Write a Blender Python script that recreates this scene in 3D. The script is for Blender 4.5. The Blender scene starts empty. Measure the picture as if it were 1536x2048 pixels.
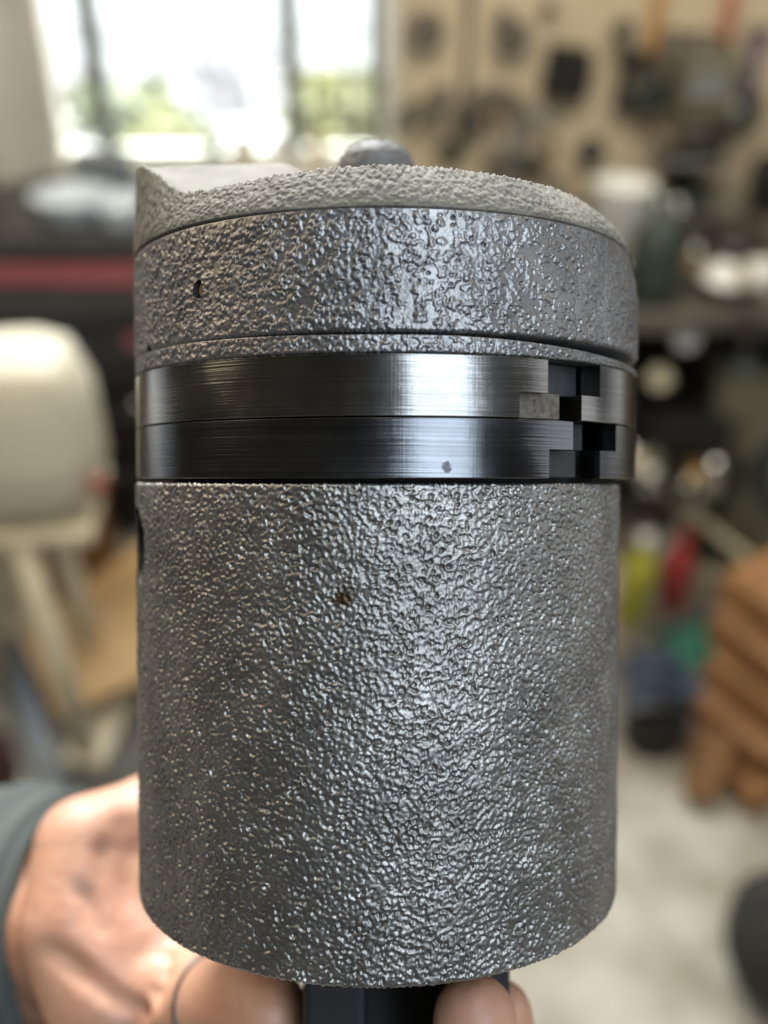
import bpy, bmesh, math, random
import numpy as np
from mathutils import Vector, Matrix

random.seed(7)
R = math.radians
scene = bpy.context.scene
C = scene.collection

# ------------------------------------------------------------------ camera, world, lights, exposure
PITCH = R(35)
FPX, CX, CY = 1950.0, 768.0, 1024.0
cam_d = bpy.data.cameras.new('camera')
cam = bpy.data.objects.new('camera', cam_d)
C.objects.link(cam)
cam.location = (0, 0, 1.5)
cam.rotation_euler = (R(90) - PITCH, 0, 0)
cam_d.sensor_fit = 'VERTICAL'
cam_d.sensor_height = 24.0
cam_d.lens = 24.0 * FPX / 2048.0
cam_d.clip_start = 0.01
cam_d.clip_end = 200
cam_d.dof.use_dof = True
cam_d.dof.focus_distance = 0.1645
cam_d.dof.aperture_fstop = cam_d.lens / 5.2
scene.camera = cam
CM = Matrix.Translation((0, 0, 1.5)) @ Matrix.Rotation(R(90) - PITCH, 4, 'X')

world = bpy.data.worlds.new('World')
scene.world = world
world.use_nodes = True
wb = world.node_tree.nodes['Background']
wb.inputs[0].default_value = (1.0, 0.88, 0.72, 1)
wb.inputs[1].default_value = 0.07


def area(name, loc, target, sx, sy, power, col, spread=180):
    l = bpy.data.lights.new(name, 'AREA')
    l.shape = 'RECTANGLE'
    l.size, l.size_y = sx, sy
    l.energy = power
    l.color = col
    l.spread = R(spread)
    o = bpy.data.objects.new(name, l)
    C.objects.link(o)
    d = Vector(target) - Vector(loc)
    o.matrix_world = Matrix.Translation(loc) @ d.to_track_quat('-Z', 'Y').to_matrix().to_4x4()
    return o


PC = CM @ Vector((0, 0, -0.2))
area('window_lamp_behind_photographer', CM @ Vector((0.29, 0.20, 0.60)), PC, 0.40, 1.0, 10.5, (0.77, 0.89, 1.0))
area('side_window_lamp', CM @ Vector((1.0, 0.18, -0.04)), PC, 0.56, 0.8, 2.2, (0.95, 0.97, 1.0))
area('warm_wall_bounce', CM @ Vector((-1.05, 0.90, -0.12)), PC, 1.4, 0.8, 13.0, (1.0, 0.80, 0.54))  # added area light standing in for warm bounce off the tan walls
area('background_fill', (0.3, 1.0, 2.75), (0.25, 2.1, 0.6), 2.4, 0.9, 46.0, (1.0, 0.90, 0.72))  # unseen fill light, added to brighten the background under the dim world
area('yard_daylight', (-0.8, 5.0, 5.0), (-0.8, 5.6, 0), 4.0, 3.0, 2300.0, (0.95, 0.98, 1.0))

scene.view_settings.view_transform = 'Standard'
scene.view_settings.look = 'None'
scene.view_settings.exposure = 0.0
scene.view_settings.gamma = 1.0
scene.render.engine = 'CYCLES'
scene.cycles.use_denoising = True
scene.cycles.denoiser = 'OPENIMAGEDENOISE'
scene.cycles.max_bounces = 8
scene.cycles.sample_clamp_indirect = 6.0


# ------------------------------------------------------------------ placing helpers
def ray(px, py):
    return (CM.to_3x3() @ Vector(((px - CX) / FPX, (CY - py) / FPX, -1.0)))


def atd(px, py, d):
    return CM.translation + ray(px, py) * d


def onY(px, py, y):
    r = ray(px, py)
    return CM.translation + r * (y / r.y)


def onZ(px, py, z):
    r = ray(px, py)
    return CM.translation + r * ((z - 1.5) / r.z)


# ------------------------------------------------------------------ materials
def mat(name, col, rough=0.6, metal=0.0, var=0.12, vscale=12.0, bump=0.0, bscale=60.0, bdist=0.002, col2=None, spec=0.5, coat=0.0):
    m = bpy.data.materials.new(name)
    m.use_nodes = True
    nt = m.node_tree
    b = nt.nodes['Principled BSDF']
    b.inputs['Roughness'].default_value = rough
    b.inputs['Metallic'].default_value = metal
    b.inputs['Specular IOR Level'].default_value = spec
    b.inputs['Coat Weight'].default_value = coat
    tc = nt.nodes.new('ShaderNodeTexCoord')
    n = nt.nodes.new('ShaderNodeTexNoise')
    n.inputs['Scale'].default_value = vscale
    n.inputs['Detail'].default_value = 5
    nt.links.new(tc.outputs['Object'], n.inputs['Vector'])
    rp = nt.nodes.new('ShaderNodeValToRGB')
    c2 = col2 if col2 else tuple(max(0, c * (1 - 2 * var)) for c in col)
    rp.color_ramp.elements[0].color = (*c2, 1)
    rp.color_ramp.elements[1].color = (*[min(1, c * (1 + var)) for c in col], 1)
    rp.color_ramp.elements[0].position = 0.32
    rp.color_ramp.elements[1].position = 0.66
    nt.links.new(n.outputs['Fac'], rp.inputs['Fac'])
    nt.links.new(rp.outputs['Color'], b.inputs['Base Color'])
    if bump > 0:
        n2 = nt.nodes.new('ShaderNodeTexNoise')
        n2.inputs['Scale'].default_value = bscale
        n2.inputs['Detail'].default_value = 4
        nt.links.new(tc.outputs['Object'], n2.inputs['Vector'])
        bp = nt.nodes.new('ShaderNodeBump')
        bp.inputs['Strength'].default_value = bump
        bp.inputs['Distance'].default_value = bdist
        nt.links.new(n2.outputs['Fac'], bp.inputs['Height'])
        nt.links.new(bp.outputs['Normal'], b.inputs['Normal'])
    return m


def emission_mat(name, col, s):
    m = bpy.data.materials.new(name)
    m.use_nodes = True
    nt = m.node_tree
    nt.nodes.clear()
    e = nt.nodes.new('ShaderNodeEmission')
    e.inputs[0].default_value = (*col, 1)
    e.inputs[1].default_value = s
    o = nt.nodes.new('ShaderNodeOutputMaterial')
    nt.links.new(e.outputs[0], o.inputs[0])
    return m


def glass_mat(name):
    m = bpy.data.materials.new(name)
    m.use_nodes = True
    nt = m.node_tree
    nt.nodes.clear()
    t = nt.nodes.new('ShaderNodeBsdfTransparent')
    t.inputs[0].default_value = (0.96, 0.98, 0.97, 1)
    g = nt.nodes.new('ShaderNodeBsdfGlossy')
    g.inputs['Roughness'].default_value = 0.03
    f = nt.nodes.new('ShaderNodeFresnel')
    f.inputs[0].default_value = 1.45
    mx = nt.nodes.new('ShaderNodeMixShader')
    o = nt.nodes.new('ShaderNodeOutputMaterial')
    nt.links.new(f.outputs[0], mx.inputs[0])
    nt.links.new(t.outputs[0], mx.inputs[1])
    nt.links.new(g.outputs[0], mx.inputs[2])
    nt.links.new(mx.outputs[0], o.inputs[0])
    return m


# ------------------------------------------------------------------ mesh helpers
def link(name, me, m=None, parent=None):
    o = bpy.data.objects.new(name, me)
    C.objects.link(o)
    if m:
        me.materials.append(m)
    if parent:
        o.parent = parent
    return o


def np_mesh(name, verts, quads, smooth=True):
    me = bpy.data.meshes.new(name)
    v = np.asarray(verts, dtype=np.float32).reshape(-1, 3)
    q = np.asarray(quads, dtype=np.int32).reshape(-1, 4)
    me.vertices.add(len(v))
    me.vertices.foreach_set('co', v.ravel())
    me.loops.add(q.size)
    me.loops.foreach_set('vertex_index', q.ravel())
    me.polygons.add(len(q))
    me.polygons.foreach_set('loop_start', np.arange(0, q.size, 4, dtype=np.int32))
    me.polygons.foreach_set('loop_total', np.full(len(q), 4, dtype=np.int32))
    me.polygons.foreach_set('use_smooth', np.full(len(q), smooth, dtype=bool))
    me.update(calc_edges=True)
    me.validate()
    return me


def grid_quads(nr, nc, wrap=False, off=0, keep=None):
    """rows x cols of vertices -> quads"""
    i = np.arange(nr - 1)[:, None]
    j = np.arange(nc if wrap else nc - 1)[None, :]
    j2 = (j + 1) % nc
    q = np.stack([i * nc + j, i * nc + j2, (i + 1) * nc + j2, (i + 1) * nc + j], axis=-1) + off
    if keep is not None:
        q = q[keep]
    return q.reshape(-1, 4)


def tag(o, label, cat, group=None):
    o['label'] = label
    o['category'] = cat
    if group:
        o['group'] = group
    return o


def struct(o):
    o['kind'] = 'structure'
    return o


def empty(name, loc=(0, 0, 0), rz=0.0):
    o = bpy.data.objects.new(name, None)
    C.objects.link(o)
    o.empty_display_size = 0.05
    o.location = loc
    o.rotation_euler = (0, 0, rz)
    return o


def bm_obj(name, bm, m, parent=None, smooth=False, loc=None, rot=None):
    me = bpy.data.meshes.new(name)
    bmesh.ops.recalc_face_normals(bm, faces=bm.faces)
    bm.to_mesh(me)
    bm.free()
    if smooth:
        for p in me.polygons:
            p.use_smooth = True
    o = link(name, me, m, parent)
    if loc is not None:
        o.location = loc
    if rot is not None:
        o.rotation_euler = rot
    return o


def bm_box(bm, c, d, bev=0.0, rot=None):
    r = bmesh.ops.create_cube(bm, size=1.0)
    vs = r['verts']
    M = Matrix.Translation(c) @ (rot.to_4x4() if rot else Matrix.Identity(4)) @ Matrix.Diagonal((d[0], d[1], d[2], 1))
    bmesh.ops.transform(bm, matrix=M, verts=vs)
    if bev > 0:
        es = list({e for v in vs for e in v.link_edges})
        bmesh.ops.bevel(bm, geom=es, offset=bev, segments=2, affect='EDGES', profile=0.5)
    return bm


def box(name, c, d, m, parent=None, bev=0.004, loc=None, rot=None):
    bm = bmesh.new()
    bm_box(bm, c, d, bev)
    return bm_obj(name, bm, m, parent, loc=loc, rot=rot)


def bm_lathe(bm, prof, seg=32, cap=True):
    rings = []
    for r, z in prof:
        rings.append([bm.verts.new((r * math.cos(2 * math.pi * k / seg), r * math.sin(2 * math.pi * k / seg), z)) for k in range(seg)])
    for a, b in zip(rings, rings[1:]):
        for k in range(seg):
            bm.faces.new((a[k], a[(k + 1) % seg], b[(k + 1) % seg], b[k]))
    if cap:
        bm.faces.new(rings[0][::-1])
        bm.faces.new(rings[-1])
    return bm


def lathe(name, prof, m, parent=None, seg=32, loc=None, rot=None, smooth=True):
    bm = bmesh.new()
    bm_lathe(bm, prof, seg)
    o = bm_obj(name, bm, m, parent, smooth=smooth, loc=loc, rot=rot)
    return o


def bm_tube(bm, pts, rad, seg=12):
    pts = [Vector(p) for p in pts]
    rads = rad if isinstance(rad, (list, tuple)) else [rad] * len(pts)
    rings = []
    for i, p in enumerate(pts):
        t = (pts[min(i + 1, len(pts) - 1)] - pts[max(i - 1, 0)]).normalized()
        a = t.orthogonal().normalized() if i == 0 else (rings_a - t * rings_a.dot(t)).normalized()
        rings_a = a
        b = t.cross(a)
        rings.append([bm.verts.new(p + (a * math.cos(2 * math.pi * k / seg) + b * math.sin(2 * math.pi * k / seg)) * rads[i]) for k in range(seg)])
    for a, b in zip(rings, rings[1:]):
        for k in range(seg):
            bm.faces.new((a[k], a[(k + 1) % seg], b[(k + 1) % seg], b[k]))
    bm.faces.new(rings[0][::-1])
    bm.faces.new(rings[-1])


def tube(name, pts, rad, m, parent=None, seg=12):
    bm = bmesh.new()
    bm_tube(bm, pts, rad, seg)
    return bm_obj(name, bm, m, parent, smooth=True)


# ================================================================== THE SETTING
m_floor = mat('floor_concrete', (0.37, 0.36, 0.31), 0.75, var=0.1, vscale=6.5, bump=0.3, bscale=40, col2=(0.20, 0.175, 0.13))
m_wall = mat('wall_tan_paint', (0.66, 0.56, 0.40), 0.85, var=0.05, vscale=3, bump=0.2, bscale=80)
fl = box('floor', (0, 2.0, -0.05), (9, 6, 0.1), m_floor, bev=0)
struct(fl)

WY = 2.62
wl = onY(52, 160, WY).x
wr = onY(800, 160, WY).x
sill_z = onY(400, 322, WY).z
WTOP = 2.05
bm = bmesh.new()
bm_box(bm, ((wl - 3.2) / 2 - 0.0, WY + 0.06, 1.3), (abs(-3.2 - wl), 0.12, 2.6))
bm_box(bm, ((wr + 3.2) / 2, WY + 0.06, 1.3), (3.2 - wr, 0.12, 2.6))
bm_box(bm, ((wl + wr) / 2, WY + 0.06, sill_z / 2), (wr - wl - 0.001, 0.118, sill_z))
bm_box(bm, ((wl + wr) / 2, WY + 0.06, (WTOP + 2.6) / 2), (wr - wl - 0.001, 0.118, 2.6 - WTOP))
struct(bm_obj('back_wall', bm, m_wall))

m_yard = mat('yard_pale_gravel', (0.82, 0.82, 0.82), 0.9, var=0.05, vscale=1.0)
struct(box('yard', (-1.0, 8.0, -0.5), (30, 10.5, 0.1), m_yard, bev=0))
struct(box('glow_backdrop', (-1.0, 13.4, 4.0), (40, 0.1, 12), emission_mat('backdrop_glow', (0.93, 0.97, 1.0), 2.2), bev=0))  # glowing backdrop added below the horizon for the overexposed outdoors

# window
m_frame = mat('window_frame_cream', (0.72, 0.71, 0.62), 0.5, var=0.04)
m_mull = mat('window_bar_grey', (0.17, 0.185, 0.17), 0.5, var=0.05)
m_glass = glass_mat('window_glass')
win = empty('window', ((wl + wr) / 2, WY, sill_z))
tag(win, 'tall cream framed window with grey bars, bright daylight behind', 'window')
ww = wr - wl
wh = WTOP - sill_z


def wbox(name, x0, x1, z0, z1, y, dy, m):
    return box(name, ((x0 + x1) / 2, y, (z0 + z1) / 2), (x1 - x0, dy, z1 - z0), m, win, bev=0.003)


def lx(px):
    return onY(px, 160, WY).x - (wl + wr) / 2


wbox('window_jamb', -ww / 2, lx(105), 0.0, wh, 0.0, 0.10, m_frame)
wbox('window_jamb', lx(768), ww / 2, 0.0, wh, 0.0, 0.10, m_frame)
wbox('window_sill', -ww / 2 + 0.001, ww / 2 - 0.001, -0.02, 0.025, -0.04, 0.20, m_frame)
wbox('window_head', lx(105), lx(768), wh - 0.05, wh - 0.001, 0.0, 0.09, m_frame)
bars = [(196, 0.040), (583, 0.044), (695, 0.016), (752, 0.034)]
for px, w in bars:
    wbox('window_bar', lx(px) - w / 2, lx(px) + w / 2, 0.025, wh - 0.05, 0.0, 0.06, m_mull)
edges = [105, 196, 583, 695, 752, 768]
for a, b in zip(edges, edges[1:]):
    if b - a > 20:
        wbox('pane', lx(a) + 0.012, lx(b) - 0.012, 0.026, wh - 0.051, 0.012, 0.004, m_glass)

# hanging blind strips left of the window
m_blind = mat('blind_strip_pale', (0.62, 0.60, 0.54), 0.8, var=0.05, vscale=5)
for k, (px, w, ry, lab) in enumerate([(48, 0.06, 0.03, 'pale hanging blind strip nearest the window glass'),
                                      (8, 0.065, -0.04, 'grey white hanging blind strip, second from the window glass'),
                                      (-30, 0.09, 0.05, 'pale grey hanging blind strip at the far left edge')]):
    top = onY(px, 0, WY - 0.12 - 0.05 * k)
    bmx = bmesh.new()
    n = 7
    vs = []
    for s in (0, 1):
        for i in range(n):
            t = i / (n - 1) - 0.5
            x, y = t * w, 0.012 * math.cos(t * 3) + s * 0.0025
            vs.append((bmx.verts.new((x, y, 0.75)), bmx.verts.new((x, y, -0.36 - 0.06 * k))))
    for s in (0, 1):
        for i in range(n - 1):
            a, b = vs[s * n + i], vs[s * n + i + 1]
            bmx.faces.new((a[0], b[0], b[1], a[1]))
    for i in range(n - 1):
        for e in (0, 1):
            bmx.faces.new((vs[i][e], vs[i + 1][e], vs[n + i + 1][e], vs[n + i][e]))
    for i in (0, n - 1):
        bmx.faces.new((vs[i][0], vs[i][1], vs[n + i][1], vs[n + i][0]))
    o = bm_obj('blind_strip', bmx, m_blind, smooth=False, loc=top, rot=(0, ry, 0.5))
    tag(o, lab, 'blind', 'blind strips beside the window')

# outside: shrubs, bare tree
m_leaf = mat('shrub_leaf', (0.26, 0.28, 0.20), 0.7, var=0.3, vscale=6)
m_leaf2 = mat('shrub_leaf_yellow', (0.34, 0.345, 0.20), 0.7, var=0.25, vscale=6)
m_twig = mat('twig_grey', (0.50, 0.48, 0.51), 0.9, var=0.1)
m_bark = mat('bark', (0.16, 0.12, 0.09), 0.9)


def leaf_cloud(name, c, rad, n, size, m, parent, seed):
    rng = np.random.default_rng(seed)
    d = rng.normal(size=(n, 3))
    d /= np.linalg.norm(d, axis=1)[:, None]
    rr = rng.random(n) ** 0.45
    lump = 0.75 + 0.35 * np.sin(d[:, 0] * 5 + seed) * np.cos(d[:, 2] * 4 + 1)
    p = d * (rr * lump)[:, None] * np.array(rad) + np.array(c)
    a = rng.normal(size=(n, 3))
    a /= np.linalg.norm(a, axis=1)[:, None]
    b = np.cross(a, rng.normal(size=(n, 3)))
    b /= np.linalg.norm(b, axis=1)[:, None]
    s = size * (0.6 + 0.8 * rng.random(n))[:, None]
    v = np.stack([p - a * s, p + b * s * 0.5, p + a * s, p - b * s * 0.5], axis=1).reshape(-1, 3)
    q = np.arange(n * 4).reshape(-1, 4)
    return link(name, np_mesh(name, v, q, False), m, parent)


def shrub(px, py, Y, rad, m, lab, seed, twiggy=False):
    p = onY(px, py, Y)
    z0 = -0.45
    e = empty('shrub' if not twiggy else 'bare_tree', (p.x, Y, z0))
    tag(e, lab, 'shrub' if not twiggy else 'tree', 'plants outside the window')
    h = p.z - z0
    bmx = bmesh.new()
    bm_tube(bmx, [(0, 0, 0), (0.03, 0, h * 0.5), (0, 0.02, h)], [0.05, 0.035, 0.02], 8)
    bm_obj('trunk', bmx, m_bark, e, True)
    leaf_cloud('crown', (0, 0, h), rad, 900 if not twiggy else 700, 0.09 if not twiggy else 0.07, m, e, seed)


shrub(270, 255, 6.2, (0.42, 0.4, 0.36), m_leaf, 'green shrub outside, behind the left window bars', 3)
shrub(345, 300, 5.6, (0.34, 0.3, 0.25), m_leaf2, 'low light green shrub outside, seen above the piston top', 5)
shrub(655, 235, 5.8, (0.30, 0.3, 0.30), m_leaf2, 'yellow green shrub outside, between the two right window bars', 8)
shrub(745, 240, 6.3, (0.30, 0.3, 0.32), m_leaf, 'green shrub outside, next to the right window jamb', 9)
shrub(440, 130, 8.5, (0.85, 0.5, 0.36), m_twig, 'grey leafless tree outside in the middle of the window', 11, True)
shrub(130, 200, 8.0, (0.7, 0.5, 0.45), m_twig, 'grey leafless tree outside, left of the first window bar', 12, True)

# ================================================================== BACKGROUND, LEFT SIDE
m_black = mat('black_enamel', (0.012, 0.013, 0.016), 0.3, var=0.1, coat=0.3)
m_blackgrey = mat('charcoal_enamel', (0.055, 0.055, 0.058), 0.35, var=0.1)
m_red = mat('red_trim', (0.34, 0.10, 0.12), 0.4, var=0.1)
m_chrome = mat('bright_steel', (0.75, 0.76, 0.78), 0.16, 1.0, var=0.05)
m_cream = mat('cream_plastic', (0.56, 0.53, 0.43), 0.75, var=0.04, vscale=4)
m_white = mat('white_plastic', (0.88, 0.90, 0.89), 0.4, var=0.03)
m_bluewhite = mat('blue_white_tray', (0.78, 0.87, 0.95), 0.35, var=0.05)
m_wood = mat('plywood', (0.60, 0.40, 0.20), 0.7, var=0.12, vscale=7)
m_wood2 = mat('orange_timber', (0.25, 0.115, 0.037), 0.7, var=0.2, vscale=9)
m_wood3 = mat('brown_timber', (0.22, 0.11, 0.04), 0.7, var=0.2, vscale=9)
m_grey = mat('grey_paint', (0.25, 0.26, 0.27), 0.5, var=0.1)
m_bluegrey = mat('blue_grey_paint', (0.20, 0.23, 0.27), 0.5, var=0.1)
m_pale = mat('pale_board', (0.58, 0.53, 0.40), 0.7, var=0.08)

tc0 = onY(140, 600, 2.02)
cab = empty('tool_cabinet', (-0.66, 2.24, 0))
tag(cab, 'black metal tool cabinet with a red stripe, under the window', 'cabinet')
box('cabinet_body', (0, 0, 0.36), (0.56, 0.44, 0.66), m_black, cab, 0.01)
box('cabinet_top', (0, 0, 0.775), (0.585, 0.47, 0.05), m_blackgrey, cab, 0.014)
box('red_stripe', (0, -0.228, 0.715), (0.56, 0.012, 0.046), m_red, cab, 0.003)
box('drawer', (0, -0.226, 0.655), (0.55, 0.014, 0.05), m_blackgrey, cab, 0.004)
for z in (0.50, 0.33, 0.16):
    d = box('drawer', (0, -0.226, z), (0.53, 0.014, 0.145), m_black, cab, 0.004)
    box('handle', (0, -0.24, z + 0.045), (0.36, 0.014, 0.012), m_blackgrey, d, 0.003)
box('red_badge', (0.12, -0.238, 0.565), (0.07, 0.008, 0.03), m_red, cab, 0.002)
lathe('lock_knob', [(0.0, 0), (0.014, 0), (0.016, 0.006), (0.012, 0.012), (0.001, 0.014)], m_chrome, cab, 20, loc=(0.085, -0.235, 0.40), rot=(R(90), 0, 0))
for sx in (-0.22, 0.22):
    for sy in (-0.15, 0.15):
        lathe('caster', [(0.001, 0), (0.025, 0), (0.025, 0.03), (0.001, 0.03)], m_black, cab, 12, loc=(sx, sy, 0.0))

# trays on the cabinet
for k, (px, py, w, lab) in enumerate([(150, 418, 0.17, 'pale blue glossy tray on the black cabinet, left of two'),
                                      (246, 432, 0.12, 'pale blue glossy tray on the black cabinet, next to the piston')]):
    p = onZ(px, py + 14, 0.80)
    bmx = bmesh.new()
    bm_lathe(bmx, [(w * 0.38, 0), (w * 0.42, 0.006), (w * 0.5, 0.05), (w * 0.52, 0.052), (w * 0.50, 0.046), (w * 0.4, 0.012), (0.001, 0.010)], 28)
    o = bm_obj('tray', bmx, m_bluewhite, None, True, loc=p)
    tag(o, lab, 'tray', 'trays on the cabinet')
p = onZ(196, 400, 0.80)
gb = empty('storage_box', (p.x, p.y + 0.08, 0.80))
tag(gb, 'small grey lidded box at the back of the black cabinet', 'box')
box('box_body', (0, 0, 0.035), (0.12, 0.09, 0.07), m_bluegrey, gb, 0.004)
box('lid', (0, 0, 0.078), (0.126, 0.096, 0.014), m_grey, gb, 0.004)

# clutter on the sill
for px, py, m, lab, h, r in [(430, 316, m_bluegrey, 'dark blue jar on the window sill above the piston', 0.07, 0.020),
                             (490, 316, m_pale, 'pale pink jar on the window sill, middle of the row', 0.055, 0.030),
                             (560, 318, m_white, 'white jar on the window sill, right of the pink one', 0.05, 0.026),
                             (640, 325, m_wood, 'tan wooden cup on the window sill beside the boss', 0.05, 0.022)]:
    p = onY(px, py, WY - 0.06)
    o = lathe('jar', [(r * 0.9, 0), (r, 0.004), (r, h * 0.75), (r * 0.7, h * 0.85), (r * 0.75, h), (0.001, h)], m, None, 20, loc=(p.x, WY - 0.06, sill_z + 0.025))
    tag(o, lab, 'jar', 'jars along the window sill')

# cream plastic container on a small stand
p = atd(-30, 850, 1.60)
CHZ = p.z - 0.15
bmx = bmesh.new()
bm_box(bmx, (0, 0, 0.15), (0.36, 0.22, 0.31), 0.085)
bmesh.ops.subdivide_edges(bmx, edges=bmx.edges[:], cuts=2, use_grid_fill=True)
for v in bmx.verts:
    v.co.x *= 1 + 0.10 * (0.3 - v.co.z) * 1.2
    v.co.y += 0.004 * math.sin(v.co.z * 40)
can = empty('plastic_container', (p.x, p.y, CHZ), R(6))
tag(can, 'bulky rounded cream plastic container at the left edge', 'container')
bm_obj('container_body', bmx, m_cream, can, True)
lathe('red_cap', [(0.001, 0), (0.016, 0), (0.016, 0.014), (0.001, 0.016)], mat('red_brown_cap', (0.28, 0.06, 0.02), 0.4), can, 16, loc=(0.178, -0.08, 0.075), rot=(R(80), 0, R(30)))
stand = empty('stand', (p.x, p.y, 0), R(6))
tag(stand, 'low stand with white legs under the cream container', 'stand')
box('stand_top', (-0.02, 0, CHZ - 0.014), (0.36, 0.22, 0.022), m_pale, stand, 0.004)
for sx in (-1, 1):
    for sy in (-1, 1):
        tube('leg', [(sx * 0.09 - 0.05, sy * 0.09, CHZ - 0.028), (sx * 0.10 - 0.035, sy * 0.11, 0.0)], 0.022, m_pale, stand, 14)


def crate(name, loc, rz, dims, m, lab, boards=3, group=None):
    e = empty(name, loc, rz)
    tag(e, lab, 'crate', group)
    w, d, h = dims
    bh = h / boards
    for i in range(boards):
        z = bh * (i + 0.5)
        for sy in (-1, 1):
            box('plank', (0, sy * (d / 2), z), (w, 0.014, bh * 0.86), m, e, 0.002)
        for sx in (-1, 1):
            box('plank', (sx * (w / 2 - 0.0075), 0, z), (0.0145, d - 0.016, bh * 0.86), m, e, 0.002)
    for sx in (-1, 1):
        for sy in (-1, 1):
            box('corner_post', (sx * (w / 2 - 0.03), sy * (d / 2 - 0.022), h / 2), (0.026, 0.026, h * 0.98), m_wood3, e, 0.002)
    box('base_board', (0, 0, 0.008), (w - 0.03, d - 0.03, 0.012), m, e, 0.001)
    return e


p = onZ(175, 1165, 0.0)
crate('wooden_crate', (p.x - 0.01, p.y + 0.03, 0), R(14), (0.15, 0.18, 0.36), m_wood2, 'orange brown slatted crate behind the cream container')

# plywood sheet and boards on the floor, left
bmx = bmesh.new()
cor = [onZ(40, 1270, 0.12), onZ(300, 1070, 0.16), onZ(350, 1320, 0.12), onZ(115, 1430, 0.08)]
up = Vector((0, 0, 0.018))
va = [bmx.verts.new(c) for c in cor]
vb = [bmx.verts.new(c - up) for c in cor]
bmx.faces.new(va)
bmx.faces.new(vb[::-1])
for i in range(4):
    bmx.faces.new((va[i], vb[i], vb[(i + 1) % 4], va[(i + 1) % 4]))
tag(bm_obj('plywood_sheet', bmx, m_wood), 'tan plywood sheet lying tilted, left of the piston skirt', 'board')
c0 = (cor[0] + cor[2]) / 2
crate('wooden_crate', (c0.x + 0.0, c0.y + 0.03, 0), R(32), (0.17, 0.14, 0.075), m_wood3, 'low dark timber crate holding up the plywood sheet', 2)


def plank(name, p0, p1, w, t, m, lab, cat='board', group=None):
    p0, p1 = Vector(p0), Vector(p1)
    d = p1 - p0
    q = d.to_track_quat('X', 'Z')
    bmx = bmesh.new()
    bm_box(bmx, (0, 0, 0), (d.length, w, t), 0.003)
    o = bm_obj(name, bmx, m, None)
    o.matrix_world = Matrix.Translation((p0 + p1) / 2) @ q.to_matrix().to_4x4()
    return tag(o, lab, cat, group)


plank('pale_board', onZ(165, 1530, 0.02), onZ(260, 1330, 0.02), 0.085, 0.02, m_pale, 'pale cream board on the floor above the hand')
tb = tube('steel_tube', [onZ(110, 1600, 0.03), onZ(20, 1290, 0.03)], 0.028, m_bluegrey)
tag(tb, 'thick blue grey steel tube on the floor at far left', 'pipe')
p = onZ(0, 1560, 0.0)
o = lathe('paint_tin', [(0.055, 0), (0.058, 0.004), (0.058, 0.09), (0.052, 0.094), (0.05, 0.088), (0.001, 0.088)], mat('dark_brown_tin', (0.05, 0.02, 0.015), 0.4), None, 24, loc=(p.x - 0.02, p.y, 0))
tag(o, 'dark brown tin on the floor at the left edge', 'tin')
o = lathe('rubber_mat', [(0.001, 0), (0.17, 0), (0.175, 0.004), (0.17, 0.008), (0.001, 0.008)], mat('grey_rubber', (0.09, 0.09, 0.085), 0.8), None, 32, loc=onZ(300, 1480, 0.002))
tag(o, 'round grey rubber mat on the floor behind the hand', 'mat')

# ================================================================== BACKGROUND, RIGHT SIDE
m_olive = mat('olive_machine_paint', (0.14, 0.14, 0.10), 0.5, var=0.15)
m_dgreen = mat('dark_green_paint', (0.035, 0.05, 0.04), 0.45, var=0.15)
m_benchtop = mat('worn_bench_top', (0.11, 0.10, 0.085), 0.6, var=0.3, vscale=7)
m_dark = mat('dark_rubber', (0.012, 0.012, 0.012), 0.6)
m_orange = mat('orange_wood_handle', (0.60, 0.28, 0.04), 0.5)
m_purple = mat('purple_plastic', (0.12, 0.07, 0.22), 0.5)
m_yellowgreen = mat('yellow_green_plastic', (0.42, 0.42, 0.06), 0.4)
m_redpl = mat('red_plastic', (0.40, 0.05, 0.05), 0.4)
m_teal = mat('teal_cloth', (0.05, 0.23, 0.17), 0.8)
m_navy = mat('navy_cloth', (0.03, 0.045, 0.075), 0.8)
m_steel = mat('worn_steel', (0.42, 0.41, 0.39), 0.35, 1.0, var=0.2)
m_greytool = mat('grey_tool_steel', (0.20, 0.18, 0.15), 0.5, 0.3, var=0.2)
m_brass = mat('brass', (0.50, 0.33, 0.12), 0.35, 0.8)

BZ = 0.70
bench = empty('workbench', (0.95, 2.22, 0))
tag(bench, 'cluttered wooden workbench against the tan wall at right', 'workbench')
for i in range(4):
    box('top_plank', (0, -0.29 + 0.19 * i, BZ - 0.02), (1.5, 0.186, 0.04), m_benchtop, bench, 0.003)
for sx in (-0.70, 0.70):
    for sy in (-0.32, 0.30):
        box('leg', (sx, sy, 0.33), (0.07, 0.07, 0.655), m_wood3, bench, 0.004)
box('shelf', (0, 0.02, 0.30), (1.38, 0.58, 0.03), m_benchtop, bench, 0.003)
box('back_panel', (0, 0.34, 0.36), (1.38, 0.02, 0.55), m_olive, bench, 0.002)


def hang(name, px, py, off, prof, m, lab, cat, rot=(R(90), 0, 0), seg=28):
    p = onY(px, py, WY - off)
    o = lathe(name, prof, m, None, seg, loc=p, rot=rot)
    return tag(o, lab, cat)


def disc(r, t):
    return [(r * 0.22, 0), (r * 0.95, 0), (r, t * 0.2), (r, t * 0.8), (r * 0.95, t), (r * 0.4, t), (r * 0.36, t * 0.7), (r * 0.22, t * 0.7)]


hang('grinding_disc', 852, 62, 0.02, disc(0.045, 0.02), m_greytool, 'round grey disc hung on the wall beside the window', 'disc')
hang('grinding_disc', 1022, 75, 0.02, disc(0.043, 0.02), m_greytool, 'round grey disc hung on the wall left of the black square', 'disc')
hang('grinding_disc', 1097, 15, 0.02, disc(0.018, 0.015), m_greytool, 'tiny grey disc hung near the top of the wall', 'disc')


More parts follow.
